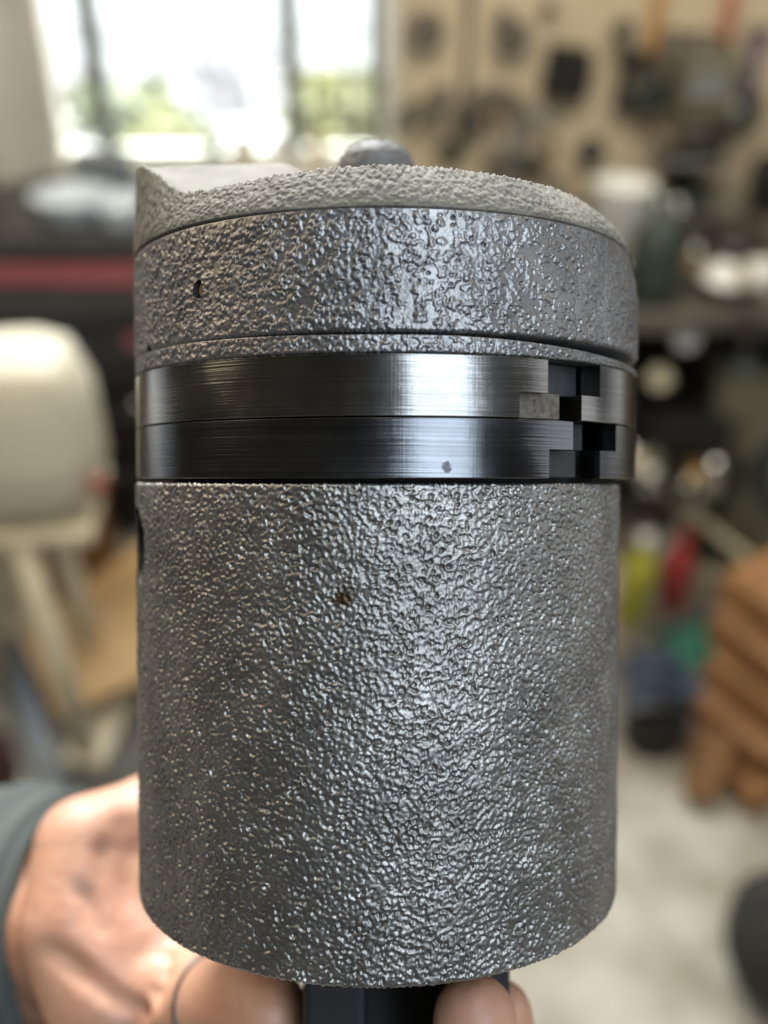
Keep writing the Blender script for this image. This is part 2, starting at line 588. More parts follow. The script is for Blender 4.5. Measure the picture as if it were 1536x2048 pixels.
def hangbox(name, px, py, wpx, hpx, t, m, lab, cat, tilt=0.0, bev=0.004):
    p = onY(px, py, WY - t / 2 - 0.004)
    dd = (p - CM.translation).length
    s = 1.0 / 780.0
    return tag(box(name, (0, 0, 0), (wpx * s, t, hpx * s * 1.08), m, None, bev, loc=p, rot=(0, tilt, 0)), lab, cat)


sq = hangbox('wall_speaker', 1131, 144, 80, 84, 0.06, m_dark, 'black square box hung on the tan wall', 'speaker', R(7), 0.006)
hangbox('steel_rule', 935, 85, 17, 190, 0.006, m_greytool, 'long grey steel rule hanging between the two round discs', 'rule', R(1), 0.001)


def tool_hammer(px, py, h, w, mh, ms, lab, name='hammer', cat='hammer', tilt=0):
    p = onY(px, py, WY - 0.03)
    e = empty(name, p)
    e.rotation_euler = (0, tilt, 0)
    tag(e, lab, cat)
    bmx = bmesh.new()
    bm_lathe(bmx, [(0.008, -h), (0.013, -h * 0.95), (0.012, -h * 0.5), (0.009, 0)], 12)
    bm_obj('handle', bmx, mh, e, True)
    bmx = bmesh.new()
    bm_lathe(bmx, [(0.014, -w / 2), (0.016, -w / 2 + 0.01), (0.011, -w / 6), (0.013, w / 6), (0.015, w / 2 - 0.008), (0.008, w / 2)], 16)
    bm_obj('head', bmx, ms, e, True, rot=(0, R(90), 0))
    return e


tool_hammer(1328, -70, 0.22, 0.10, m_orange, m_steel, 'hammer with an orange handle hanging at the top of the wall')
tool_hammer(1475, -60, 0.15, 0.08, mat('red_handle', (0.55, 0.13, 0.06), 0.5), m_steel, 'hammer with a red handle hanging at top right')
tool_hammer(1522, 60, 0.16, 0.06, m_purple, m_steel, 'screwdriver with a purple handle hung at the right edge', 'screwdriver', 'screwdriver')


def coil(px, py, rpx, tpx, a0, a1, m, lab, off=0.05, name='hose_coil'):
    p = onY(px, py, WY - off)
    r = rpx / 780.0
    pts = [(r * math.cos(t), 0.004 * math.sin(3 * t), r * math.sin(t)) for t in np.linspace(R(a0), R(a1), 26)]
    o = tube(name, pts, tpx / 780.0, m, None, 10)
    o.location = p
    return tag(o, lab, 'hose')


coil(985, 250, 62, 13, 10, 175, m_greytool, 'grey bent hose hung in an arch below the round discs')
coil(835, 250, 36, 13, -20, 190, m_greytool, 'short grey bent hose on the wall right of the window')
coil(1075, 285, 50, 10, 60, 220, m_grey, 'thin pale grey bent hose hung under the black square')
# caliper / clamp beside, dark
e = empty('wall_clamp', onY(1265, 160, WY - 0.04))
tag(e, 'black iron clamp hung on the wall right of the black square', 'clamp')
box('jaw', (0, 0, 0.05), (0.075, 0.03, 0.03), m_dark, e, 0.004)
box('jaw', (-0.01, 0, -0.05), (0.06, 0.03, 0.03), m_dark, e, 0.004)
box('spine', (-0.022, 0, 0.0), (0.026, 0.028, 0.13), m_dark, e, 0.004)
tube('screw', [(0.015, 0, -0.09), (0.015, 0, -0.01)], 0.006, m_steel, e)

# bench machine: drill-press-like olive mass
mp = onZ(1350, 420, BZ)
mach = empty('bench_drill', (mp.x + 0.02, mp.y + 0.05, BZ), R(-10))
tag(mach, 'olive grey bench drill standing at the back of the bench', 'drill')
box('base', (0, 0, 0.02), (0.22, 0.18, 0.04), m_dgreen, mach, 0.008)
tube('column', [(0, 0.05, 0.04), (0, 0.05, 0.40)], 0.026, m_steel, mach, 20)
box('head', (0.01, -0.01, 0.30), (0.15, 0.22, 0.15), m_olive, mach, 0.02)
lathe('motor', [(0.001, 0), (0.045, 0), (0.05, 0.008), (0.05, 0.10), (0.04, 0.12), (0.001, 0.12)], m_greytool, mach, 24, loc=(-0.075, 0.05, 0.28))
lathe('spindle', [(0.012, 0), (0.02, 0.02), (0.024, 0.06), (0.016, 0.08), (0.001, 0.08)], m_steel, mach, 18, loc=(0.01, -0.08, 0.15))
box('table', (0, -0.03, 0.13), (0.17, 0.16, 0.018), m_steel, mach, 0.003)
for a in (20, 140, 260):
    tube('feed_handle', [(0.09, -0.05, 0.28), (0.10, -0.05 + 0.09 * math.cos(R(a)), 0.28 + 0.09 * math.sin(R(a)))], 0.006, m_chrome, mach, 8)
box('switch_plate', (0.01, -0.124, 0.31), (0.09, 0.008, 0.05), m_grey, mach, 0.002)


def bench_item(px, py, z=None, prof=None, m=None, lab='', name='jar', cat='jar', rot=None, group=None, seg=24):
    p = onZ(px, py, BZ if z is None else z)
    o = lathe(name, prof, m, None, seg, loc=p, rot=rot)
    return tag(o, lab, cat, group)


# white mug with handle
p = onZ(1232, 500, BZ)
mug = empty('mug', p)
tag(mug, 'big white enamel mug on the bench beside the piston crown', 'mug')
lathe('mug_body', [(0.062, 0), (0.066, 0.004), (0.070, 0.15), (0.073, 0.155), (0.067, 0.15), (0.062, 0.012), (0.001, 0.010)], m_white, mug, 32)
tube('handle', [(0.066 + 0.035 * math.sin(t) * 1.0, 0, 0.075 + 0.05 * math.cos(t)) for t in np.linspace(0.05, math.pi - 0.05, 14)], 0.008, m_white, mug, 10)

# dark green can, bowl and tins along the bench
bench_item(1300, 600, None, [(0.05, 0), (0.055, 0.005), (0.055, 0.14), (0.03, 0.165), (0.02, 0.19), (0.001, 0.19)], m_dgreen, 'dark green oil can standing in front of the white mug', 'oil_can', 'can')
bench_item(1355, 440, None, [(0.024, 0), (0.026, 0.003), (0.026, 0.03), (0.027, 0.036), (0.001, 0.038)], m_chrome, 'small bright metal pot right of the white mug', 'pot', 'pot')
bench_item(1450, 450, None, [(0.045, 0), (0.05, 0.005), (0.05, 0.07), (0.04, 0.075), (0.001, 0.075)], m_greytool, 'round grey brown tin behind the metal bowl', 'tin', 'tin')
bench_item(1462, 515, None, [(0.06, 0), (0.064, 0.004), (0.064, 0.05), (0.03, 0.055), (0.001, 0.055)], m_black, 'flat black tin between the grey tin and the metal bowl', 'tin', 'tin')
bench_item(1455, 585, None, [(0.035, 0), (0.04, 0.003), (0.075, 0.035), (0.078, 0.038), (0.072, 0.036), (0.035, 0.008), (0.001, 0.008)], m_chrome, 'shallow bright steel bowl at the front of the bench', 'bowl', 'bowl')
bench_item(1520, 570, None, [(0.03, 0), (0.032, 0.003), (0.032, 0.05), (0.001, 0.054)], m_white, 'white pot at the right end of the bench', 'pot', 'pot')
bench_item(1455, 325, None, [(0.03, 0), (0.032, 0.003), (0.032, 0.07), (0.018, 0.09), (0.001, 0.09)], m_brass, 'brown bottle at the back of the bench near the wall', 'bottle', 'bottle')
bench_item(1010, 375, None, [(0.05, 0), (0.052, 0.003), (0.052, 0.045), (0.001, 0.048)], m_dark, 'low black tin at the back of the bench above the crown', 'tin', 'tin')
bench_item(1110, 385, None, [(0.03, 0), (0.031, 0.003), (0.031, 0.05), (0.001, 0.052)], m_greytool, 'grey brown tin near the wall left of the mug', 'tin', 'tin')
bench_item(1520, 420, None, [(0.04, 0), (0.042, 0.003), (0.042, 0.12), (0.02, 0.14), (0.001, 0.14)], m_dark, 'tall black bottle at the right edge of the bench', 'bottle', 'bottle')


def lid(px, py, Y, r, m, lab):  # pale discs added to stand in for bright blurred highlights
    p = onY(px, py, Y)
    o = lathe('highlight_disc', [(0.001, 0), (r * 0.93, 0), (r, r * 0.15), (r, r * 0.45), (r * 0.85, r * 0.6), (0.001, r * 0.62)], m, None, 24, loc=p)
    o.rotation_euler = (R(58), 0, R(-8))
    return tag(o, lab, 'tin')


# pale discs added along the bench front as blurred highlights
lid(1325, 640, 1.90, 0.026, m_pale, 'pale disc added as a blurred highlight on the bench edge, upper left of three')
lid(1372, 676, 1.89, 0.028, m_white, 'white disc added as a blurred highlight on the bench edge, middle of three')
lid(1318, 757, 1.89, 0.026, m_pale, 'cream disc added as a blurred highlight below the bench edge, lowest of three')
lid(1442, 556, 1.95, 0.034, m_white, 'white disc added as a blurred highlight leaning at the front of the bench top')
lid(1272, 925, 1.80, 0.024, m_pale, 'cream disc added as a blurred highlight low down beside the lower ring')
# dark pulleys and gears hung on the wall
for k, (px, py, r, lab) in enumerate(sorted([(900, 300, 0.03, 'under the short bent hose'), (1000, 330, 0.045, 'just above the crown'), (1060, 325, 0.03, 'above the crown, right of centre'),
                                             (1300, 190, 0.045, 'left of the bench drill'), (1415, 130, 0.05, 'above the bench drill'), (1420, 270, 0.05, 'right of the bench drill'),
                                             (1490, 220, 0.035, 'below the red handled hammer'), (880, 190, 0.028, 'near the window, under the first disc'), (1245, 60, 0.03, 'above the black clamp'),
                                             (940, 250, 0.032, 'inside the arch of the hose'), (1180, 300, 0.035, 'below the black square')])):
    hang('pulley', px, py, 0.03, disc(r, 0.022), [m_greytool, m_dgreen, m_blackgrey][k % 3], 'dark round pulley hung on the wall %s' % lab, 'pulley')

SH = 0.315


def shelf_box(px, py, dims, m, lab, name='tool_box', cat='box', rz=0.0, z=SH, bev=0.01):
    p = onZ(px, py, z)
    e = empty(name, (p.x, p.y, z), rz)
    tag(e, lab, cat)
    box('box_body', (0, 0, dims[2] * 0.42), (dims[0], dims[1], dims[2] * 0.84), m, e, bev)
    box('lid', (0, 0, dims[2] * 0.925), (dims[0] * 1.03, dims[1] * 1.03, dims[2] * 0.14), m, e, bev * 0.5)
    return e


shelf_box(1345, 905, (0.16, 0.2, 0.12), m_dark, 'black toolbox on the shelf under the bench', rz=0.2)
shelf_box(1470, 880, (0.17, 0.2, 0.22), m_olive, 'olive green box on the shelf, right of the black one', rz=-0.15)
bench_item(1300, 965, 0.315, [(0.03, 0), (0.032, 0.003), (0.032, 0.05), (0.001, 0.052)], m_steel, 'dull steel tin at the shelf edge beside the rings', 'tin', 'tin')
bench_item(1395, 965, 0.315, [(0.03, 0), (0.032, 0.003), (0.032, 0.04), (0.001, 0.042)], m_brass, 'brass tin at the front of the shelf', 'tin', 'tin')
# tyre/wheel at right edge
p = atd(1648, 960, 1.45)
wh_e = empty('wheel', p)
wh_e.rotation_euler = (R(90), 0, R(-35))
tag(wh_e, 'dark grey wheel with black tyre cut by the right edge', 'wheel')
bmx = bmesh.new()
pr = [(0.07, -0.018), (0.092, -0.024), (0.102, -0.012), (0.104, 0), (0.102, 0.012), (0.092, 0.024), (0.07, 0.018)]
bm_lathe(bmx, pr + [pr[0]], 40, cap=False)
bm_obj('tyre', bmx, m_dark, wh_e, True)
bmx = bmesh.new()
bm_lathe(bmx, [(0.02, -0.02), (0.022, -0.004), (0.066, -0.004), (0.069, -0.016), (0.069, 0.016), (0.066, 0.004), (0.022, 0.004), (0.02, 0.02)], 32)
bm_obj('rim', bmx, m_steel, wh_e, True)


def bottle(px, py, m, lab, h=0.24, r=0.035, mcap=None):
    p = onZ(px, py, 0)
    e = empty('bottle', p)
    tag(e, lab, 'bottle')
    lathe('bottle_body', [(r * 0.9, 0), (r, 0.006), (r, h * 0.62), (r * 0.8, h * 0.74), (r * 0.35, h * 0.84), (r * 0.35, h * 0.9), (0.001, h * 0.9)], m, e, 24)
    lathe('bottle_cap', [(r * 0.42, h * 0.89), (r * 0.42, h), (0.001, h)], mcap or m_white, e, 16)


bottle(1262, 1235, m_yellowgreen, 'yellow green bottle on the floor beside the skirt', 0.24, 0.04)
bottle(1340, 1215, m_redpl, 'red bottle on the floor next to the yellow green one', 0.22, 0.034, m_redpl)
tube_pts = [onZ(1290, 960, 0.30), onZ(1530, 1160, 0.10)]
plank('metal_strip', onZ(1275, 935, 0.27), onZ(1500, 1120, 0.12), 0.03, 0.012, m_pale, 'pale narrow strip leaning from the shelf towards the crates', 'strip')
plank('metal_strip', onZ(1265, 1165, 0.07), onZ(1390, 1000, 0.20), 0.035, 0.012, m_steel, 'dull steel strip leaning across the red bottle', 'strip')
plank('metal_strip', onZ(1240, 1275, 0.06), onZ(1450, 1200, 0.09), 0.035, 0.012, m_steel, 'dull steel strip lying above the teal cloth', 'strip')


def cloth(px, py, z, w, d, m, lab, seed, rz=0):
    rng = np.random.default_rng(seed)
    n = 26
    g = np.linspace(-1, 1, n)
    X, Yg = np.meshgrid(g, g)
    r = np.sqrt(X ** 2 + Yg ** 2)
    Z = 0.05 * np.exp(-r ** 2 * 1.4) + 0.012 * np.sin(X * 5 + seed) * np.cos(Yg * 4 + seed) + 0.008 * np.sin((X + Yg) * 9)
    Z = np.maximum(Z * (1 - r ** 4 * 0.2), 0.0) + 0.003
    top = np.stack([X * w / 2 * (1 - 0.12 * np.cos(Yg * 4)), Yg * d / 2 * (1 + 0.1 * np.sin(X * 3)), Z + 0.003], -1).reshape(-1, 3)
    bot = top - np.array([0, 0, 0.003])
    q1 = grid_quads(n, n)
    q2 = grid_quads(n, n, off=n * n)[:, ::-1]
    o = link('cloth', np_mesh('cloth', np.vstack([top, bot]), np.vstack([q1, q2])), m)
    p = onZ(px, py, z)
    o.location = p
    o.rotation_euler = (0, 0, rz)
    return tag(o, lab, 'cloth')


cloth(1385, 1285, 0.0, 0.15, 0.16, m_teal, 'crumpled teal green cloth on the floor by the crates', 2, 0.4)
cloth(1270, 1190, 0.0, 0.16, 0.14, mat('white_rag', (0.55, 0.54, 0.52), 0.9), 'crumpled white rag on the floor beside the skirt', 5, 0.9)
# black bucket with navy cloth
p = onZ(1300, 1480, 0)
bk = empty('bucket', p)
tag(bk, 'black plastic bucket on the floor below the navy cloth', 'bucket')
lathe('bucket_body', [(0.052, 0), (0.056, 0.004), (0.066, 0.10), (0.070, 0.104), (0.064, 0.10), (0.055, 0.06), (0.001, 0.058)], m_dark, bk, 28)
tube('bail', [(0.07 * math.cos(t), -0.012, 0.09 + 0.02 * math.sin(t)) for t in np.linspace(0, math.pi, 14)], 0.003, m_steel, bk, 8)
cloth(p.x and 1305, 1360, 0.108, 0.15, 0.12, m_navy, 'folded navy cloth lying on the black bucket', 9, 0.3)

# stacked timbers at the right, stepped
words_ = ['bottom', 'second from the bottom', 'middle', 'second from the top', 'topmost']
for k in range(5):
    t = k / 4
    z = 0.068 * k
    p = onZ(1500 + 62 * t, 1560 - 330 * t, z)
    bmx = bmesh.new()
    bm_box(bmx, (0, 0, 0.0325), (0.20 + 0.02 * (k % 2), 0.17, 0.060), 0.0015)
    o = bm_obj('timber', bmx, m_wood2 if k % 2 else mat('orange_timber_b', (0.30, 0.145, 0.05), 0.7, var=0.2, vscale=9), None, loc=(p.x + 0.02, p.y + 0.03, z), rot=(0, 0, R(28 + 3 * (k % 3))))
    tag(o, 'orange brown timber block, %s of the stack at the right edge' % words_[k], 'timber', 'timbers stacked at the right')
plank('timber_offcut', onZ(1395, 1600, 0.02), onZ(1440, 1470, 0.12), 0.06, 0.03, m_wood3, 'dark brown offcut leaning against the stacked timbers', 'timber')

# pedestal grinder standing in front of the bench
p = onZ(1475, 1090, 0)
gr = empty('pedestal_grinder', (p.x + 0.02, p.y, 0), R(-14))
tag(gr, 'olive brown pedestal grinder standing in front of the bench', 'grinder')
box('pedestal', (0, 0, 0.25), (0.17, 0.16, 0.50), m_olive, gr, 0.02)
box('foot_plate', (0, 0, 0.012), (0.26, 0.24, 0.024), m_dgreen, gr, 0.004)
lathe('motor', [(0.001, -0.08), (0.05, -0.08), (0.06, -0.06), (0.06, 0.06), (0.05, 0.08), (0.001, 0.08)], m_dgreen, gr, 28, loc=(0, 0, 0.56), rot=(0, R(90), 0))
for sx in (-1, 1):
    lathe('grinding_wheel', [(0.001, -0.012), (0.065, -0.012), (0.067, 0), (0.065, 0.012), (0.001, 0.012)], m_greytool, gr, 32, loc=(sx * 0.115, 0, 0.56), rot=(0, R(90), 0))
    lathe('wheel_guard', [(0.030, -0.018), (0.074, -0.018), (0.076, 0), (0.074, 0.018), (0.030, 0.018)], m_dark, gr, 32, loc=(sx * 0.118, 0.016, 0.566), rot=(0, R(90), 0))
    box('tool_rest', (sx * 0.115, -0.085, 0.54), (0.05, 0.035, 0.008), m_chrome, gr, 0.002)
box('name_plate', (0, -0.0825, 0.36), (0.08, 0.006, 0.05), m_steel, gr, 0.001)

# dense small clutter
ORD = ['first', 'second', 'third', 'fourth', 'fifth', 'sixth', 'seventh', 'eighth', 'ninth', 'tenth', 'eleventh', 'twelfth', 'thirteenth',
       'fourteenth', 'fifteenth', 'sixteenth', 'seventeenth', 'eighteenth', 'nineteenth', 'twentieth', 'twenty-first', 'twenty-second']
SHAPE = ['stepped', 'tall waisted', 'round bellied']
COLN = {'grey_tool_steel': 'grey', 'worn_steel': 'dull steel', 'dark_rubber': 'black', 'olive_machine_paint': 'olive', 'worn_bench_top': 'brown',
        'grey_paint': 'mid grey', 'brass': 'brass', 'bright_steel': 'bright steel', 'pale_board': 'cream', 'brown_timber': 'brown'}


def scatter(n, x0, x1, y0, y1):
    return sorted((crng.uniform(x0, x1), crng.uniform(y0, y1)) for _ in range(n))


crng = random.Random(12)


def part_profile(kind, r):
    if kind == 0:
        return [(r * 0.3, 0), (r, 0), (r * 1.05, r * 0.1), (r * 1.05, r * 0.5), (r * 0.5, r * 0.55), (r * 0.45, r * 1.1), (0.001, r * 1.1)]
    if kind == 1:
        return [(r * 0.7, 0), (r * 0.75, r * 0.2), (r * 0.6, r * 1.6), (r * 0.8, r * 1.8), (r * 0.4, r * 2.6), (0.001, r * 2.6)]
    return [(0.001, 0), (r * 0.7, r * 0.15), (r, r * 0.8), (r * 0.75, r * 1.5), (0.001, r * 1.75)]


cm_pool = [m_grey, m_steel, m_greytool, m_chrome, m_olive, m_steel, m_brass, m_chrome]
for k, (px, py) in enumerate(scatter(22, 1180, 1535, 415, 600)):
    p = onZ(px, py, BZ)
    r = crng.uniform(0.012, 0.03)
    o = lathe('machine_part', part_profile(k % 3, r), cm_pool[(k * 5) % 8], None, 18, loc=p, rot=(0, 0, crng.uniform(0, 6)))
    tag(o, '%s %s machine part, %s from the left on the bench top' % (COLN[cm_pool[(k * 5) % 8].name], SHAPE[k % 3], ORD[k]), 'machine part', 'machine parts on the bench top')
for k, (px, py) in enumerate(scatter(16, 1250, 1420, 800, 985)):
    p = onZ(px, py, 0.3155)
    r = crng.uniform(0.018, 0.036)
    o = lathe('machine_part', part_profile((k + 1) % 3, r), cm_pool[(k * 3) % 7], None, 18, loc=p, rot=(0, 0, crng.uniform(0, 6)))
    tag(o, '%s %s machine part, %s from the left on the shelf below' % (COLN[cm_pool[(k * 3) % 7].name], SHAPE[(k + 1) % 3], ORD[k]), 'machine part', 'machine parts on the shelf')
for k, (px, py) in enumerate(scatter(14, 1240, 1420, 1090, 1330)):
    p = onZ(px, py, 0.0)
    r = crng.uniform(0.014, 0.028)
    o = lathe('machine_part', part_profile(k % 3, r), [m_steel, m_grey, m_dark, m_pale, m_greytool][k % 5], None, 18, loc=p, rot=(0, 0, crng.uniform(0, 6)))
    tag(o, '%s %s machine part, %s from the left on the floor by the timbers' % (COLN[[m_steel, m_grey, m_dark, m_pale, m_greytool][k % 5].name], SHAPE[k % 3], ORD[k]), 'machine part', 'machine parts on the floor')
for k, (px, py) in enumerate(scatter(16, 830, 1530, 20, 330)):
    p = onY(px, py, WY - 0.025)
    e = empty('hand_tool', p)
    e.rotation_euler = (0, crng.uniform(-0.25, 0.25), 0)
    tag(e, 'hand tool with %s handle, %s from the left on the tan wall' % (COLN[[m_greytool, m_wood3, m_dark][k % 3].name], ORD[k]), 'hand tool', 'dark hand tools hung on the wall')
    L_ = crng.uniform(0.05, 0.11)
    tube('handle', [(0, 0, -L_), (0.003, 0, -L_ * 0.4), (0, 0, 0)], [0.009, 0.007, 0.006], [m_greytool, m_wood3, m_dark][k % 3], e, 10)
    lathe('tool_head', part_profile(k % 2, crng.uniform(0.012, 0.02)), m_greytool, e, 16, rot=(R(90), 0, 0))
for k, (px, py) in enumerate(sorted([(1352, 418), (1388, 690), (1300, 640), (1490, 540), (1420, 560), (1290, 930)])):
    p = onY(px, py, 1.93 if py > 600 else 2.1)
    o = lathe('highlight_ball', [(0.013 * math.sin(t) + 0.0001, 0.013 - 0.013 * math.cos(t)) for t in np.linspace(0, math.pi, 14)], m_chrome, None, 24, loc=p)  # balls added so that reflected lamps give bright round highlights
    tag(o, 'polished steel ball added as a highlight, %s from the left in the clutter at right' % ORD[k], 'steel ball', 'highlight balls in the clutter')

# dark rounded bag, lower right
bmx = bmesh.new()
bmesh.ops.create_uvsphere(bmx, u_segments=32, v_segments=20, radius=1.0)
for v in bmx.verts:
    c = v.co
    z = c.z
    s = 1 + 0.05 * math.sin(5 * c.x + 2) * math.cos(4 * c.y)
    v.co = Vector((c.x * 0.125 * s, c.y * 0.11 * s, (max(z, -0.75) * 0.14 + 0.105) * (1 + 0.03 * math.sin(6 * c.x))))
p = onZ(1585, 1960, 0)
bag = empty('tool_bag', (p.x, p.y, 0))
tag(bag, 'black rounded tool bag on the floor at lower right', 'bag')
bm_obj('bag_body', bmx, mat('black_canvas', (0.016, 0.015, 0.012), 0.8, bump=0.4, bscale=200), bag, True)
tube('strap', [(0.09 * math.cos(t), 0.0, 0.19 + 0.05 * math.sin(t)) for t in np.linspace(0.1, math.pi - 0.1, 14)], 0.007, m_dark, bag, 8)

# ================================================================== THE PISTON
a = math.atan(62 / FPX)
D = 0.208
org = Vector((-12 / FPX, 62 / FPX, -1.0))
org = org * (D / math.sqrt(1 + (62 / FPX) ** 2))
PM = Matrix(((1, 0, 0, org.x), (0, math.sin(a), math.cos(a), org.y), (0, -math.cos(a), math.sin(a), org.z), (0, 0, 0, 1)))
PM = CM @ PM
piston = empty('piston')
piston.matrix_world = PM
tag(piston, 'rough dark grey cast engine piston with two bright steel rings', 'piston')


def phi_at(px, cx, cy, rr):
    """angle on a circle (centre cx,cy; piston frame, metres) that shows at image column px"""
    t = (px - 756.0) / FPX
    best = min(np.linspace(R(-76), R(76), 3000), key=lambda f: abs((cx + rr * math.sin(f)) / (D + cy - rr * math.cos(f)) - t))
    return float(best)


def h_at(py, depth):
    return (962.0 - py) / FPX * depth


def bandnoise(nr, nc, dr, dc, wl, width, seed):
    rng = np.random.default_rng(seed)
    w = rng.normal(size=(nr, nc))
    fr = np.fft.fftfreq(nr, dr)[:, None]
    fc = np.fft.rfftfreq(nc, dc)[None, :]
    f = np.sqrt(fr ** 2 + fc ** 2) + 1e-9
    g = np.exp(-(np.log(f * wl) ** 2) / (2 * width ** 2))
    n = np.fft.irfft2(np.fft.rfft2(w) * g, s=(nr, nc))
    return n / n.std()


def soften(h, dr, dc, sig):
    fr = np.fft.fftfreq(h.shape[0], dr)[:, None]
    fc = np.fft.rfftfreq(h.shape[1], dc)[None, :]
    return np.fft.irfft2(np.fft.rfft2(h) * np.exp(-2 * (math.pi * sig) ** 2 * (fr ** 2 + fc ** 2)), s=h.shape)


def stamp(h, dr, dc, n, rmin, rmax, fn, seed, mode='add', dens=None):
    """stamp n little round shapes into height map h (mm)"""
    rng = np.random.default_rng(seed)
    nr, nc = h.shape
    for _ in range(n):
        i, j = rng.integers(0, nr), rng.integers(0, nc)
        if dens is not None and rng.random() > dens[i, j]:
            continue
        rad = rng.uniform(rmin, rmax)
        ki, kj = int(rad * 2 / dr) + 1, int(rad * 2 / dc) + 1
        i0, i1, j0, j1 = max(0, i - ki), min(nr, i + ki + 1), max(0, j - kj), min(nc, j + kj + 1)
        yy = (np.arange(i0, i1) - i)[:, None] * dr
        xx = (np.arange(j0, j1) - j)[None, :] * dc
        el = rng.uniform(0.75, 1.3)
        t = np.sqrt((yy * el) ** 2 + (xx / el) ** 2) / rad
        s = fn(t, rad, rng.uniform(0.6, 1.3))
        if mode == 'add':
            h[i0:i1, j0:j1] += s
        else:
            np.maximum(h[i0:i1, j0:j1], s, out=h[i0:i1, j0:j1])
    return h


def crater(t, rad, k):
    return k * (-0.175 * np.exp(-(t / 0.62) ** 4) + 0.045 * np.exp(-((t - 1.0) / 0.28) ** 2))


def ringpit(t, rad, k):
    return k * (-0.085 * np.exp(-((t - 0.72) / 0.16) ** 2) - 0.02 * np.exp(-(t / 0.5) ** 2))


def droplet(t, rad, k):
    return k * 0.21 * rad / 0.5 * np.sqrt(np.clip(1 - t ** 2, 0, 1))


STEP = 0.165   # mm
DENSE = R(98)


def phis_for(rr_mm):
    n = int(2 * DENSE * rr_mm / STEP)
    dense = np.linspace(-DENSE, DENSE, n)
    back = np.linspace(DENSE, 2 * math.pi - DENSE, 80)[1:-1]
    return np.concatenate([dense, back]), n


def edge_fade(nr, dr, mm0, mm1):
    v = np.arange(nr) * dr
    L = v[-1]
    return (np.clip(v / mm0, 0, 1) * np.clip((L - v) / mm1, 0, 1))[:, None]


def cast_material(name, base, rough, metal, stain=None, tint=None):
    m = bpy.data.materials.new(name)
    m.use_nodes = True
    nt = m.node_tree
    L = nt.links
    b = nt.nodes['Principled BSDF']
    b.inputs['Metallic'].default_value = metal
    tc = nt.nodes.new('ShaderNodeTexCoord')

    def noise(scale, detail=3):
        n = nt.nodes.new('ShaderNodeTexNoise')
        n.inputs['Scale'].default_value = scale
        n.inputs['Detail'].default_value = detail
        L.new(tc.outputs['Object'], n.inputs['Vector'])
        return n
    n1 = noise(90, 5)
    rp = nt.nodes.new('ShaderNodeValToRGB')
    rp.color_ramp.elements[0].position = 0.3
    rp.color_ramp.elements[1].position = 0.7
    rp.color_ramp.elements[0].color = (*[c * 0.72 for c in base], 1)
    t2 = tint or base
    rp.color_ramp.elements[1].color = (*[c * 1.15 for c in t2], 1)
    L.new(n1.outputs['Fac'], rp.inputs['Fac'])
    col = rp.outputs['Color']
    if stain:
        for (pt, rad, sc) in stain:
            gm = nt.nodes.new('ShaderNodeVectorMath')
            gm.operation = 'DISTANCE'
            gm.inputs[1].default_value = pt
            wn = noise(1400, 3)
            L.new(tc.outputs['Object'], gm.inputs[0])
            ad = nt.nodes.new('ShaderNodeMath')
            ad.operation = 'MULTIPLY_ADD'
            ad.inputs[1].default_value = rad * 1.6
            L.new(wn.outputs['Fac'], ad.inputs[0])
            L.new(gm.outputs['Value'], ad.inputs[2])
            mr = nt.nodes.new('ShaderNodeMapRange')
            mr.inputs['From Min'].default_value = rad * 1.9
            mr.inputs['From Max'].default_value = rad * 1.25
            L.new(ad.outputs[0], mr.inputs['Value'])
            mx = nt.nodes.new('ShaderNodeMix')
            mx.data_type = 'RGBA'
            L.new(mr.outputs['Result'], mx.inputs['Factor'])
            L.new(col, mx.inputs['A'])
            mx.inputs['B'].default_value = (*sc, 1)
            col = mx.outputs['Result']
    L.new(col, b.inputs['Base Color'])
    n3 = noise(260, 3)
    mr = nt.nodes.new('ShaderNodeMapRange')
    mr.inputs['To Min'].default_value = rough - 0.07
    mr.inputs['To Max'].default_value = rough + 0.09
    L.new(n3.outputs['Fac'], mr.inputs['Value'])
    L.new(mr.outputs['Result'], b.inputs['Roughness'])
    n2 = noise(2600, 2)
    bp = nt.nodes.new('ShaderNodeBump')
    bp.inputs['Strength'].default_value = 0.35
    bp.inputs['Distance'].default_value = 0.00022
    L.new(n2.outputs['Fac'], bp.inputs['Height'])
    L.new(bp.outputs['Normal'], b.inputs['Normal'])
    return m


def cyl_pt(f, r, h, cx=0.0, cy=0.0):
    return (cx + r * math.sin(f), cy - r * math.cos(f), h)


RS = 0.050
st_f = phi_at(690, 0, 0, RS)
stain_pt = cyl_pt(st_f, RS, h_at(1195, D - RS * math.cos(st_f)))
st2_f = phi_at(520, 0, 0, RS)
stain_pt2 = cyl_pt(st2_f, RS, h_at(1390, D - RS * math.cos(st2_f)))
m_skirt = cast_material('cast_grey_skirt', (0.225, 0.219, 0.21), 0.38, 0.88,
                        [(stain_pt, 0.0019, (0.055, 0.034, 0.016))])
m_head = cast_material('cast_grey_head', (0.185, 0.182, 0.182), 0.34, 0.8)
m_crown = cast_material('cast_grey_crown', (0.135, 0.125, 0.104), 0.68, 0.0)
m_crown.node_tree.nodes['Principled BSDF'].inputs['Specular IOR Level'].default_value = 0.22
m_boss = cast_material('cast_dark_boss', (0.11, 0.107, 0.104), 0.6, 0.3)
m_inner = mat('dark_oily_iron', (0.022, 0.021, 0.02), 0.55, 0.2)
m_innergrey = mat('groove_grey_iron', (0.028, 0.03, 0.032), 0.6, 0.4, vscale=400, var=0.1)
m_innerbrown = mat('groove_brown_scale', (0.095, 0.08, 0.062), 0.8, 0.0, vscale=900, var=0.25, bump=0.6, bscale=1500, bdist=0.0002)

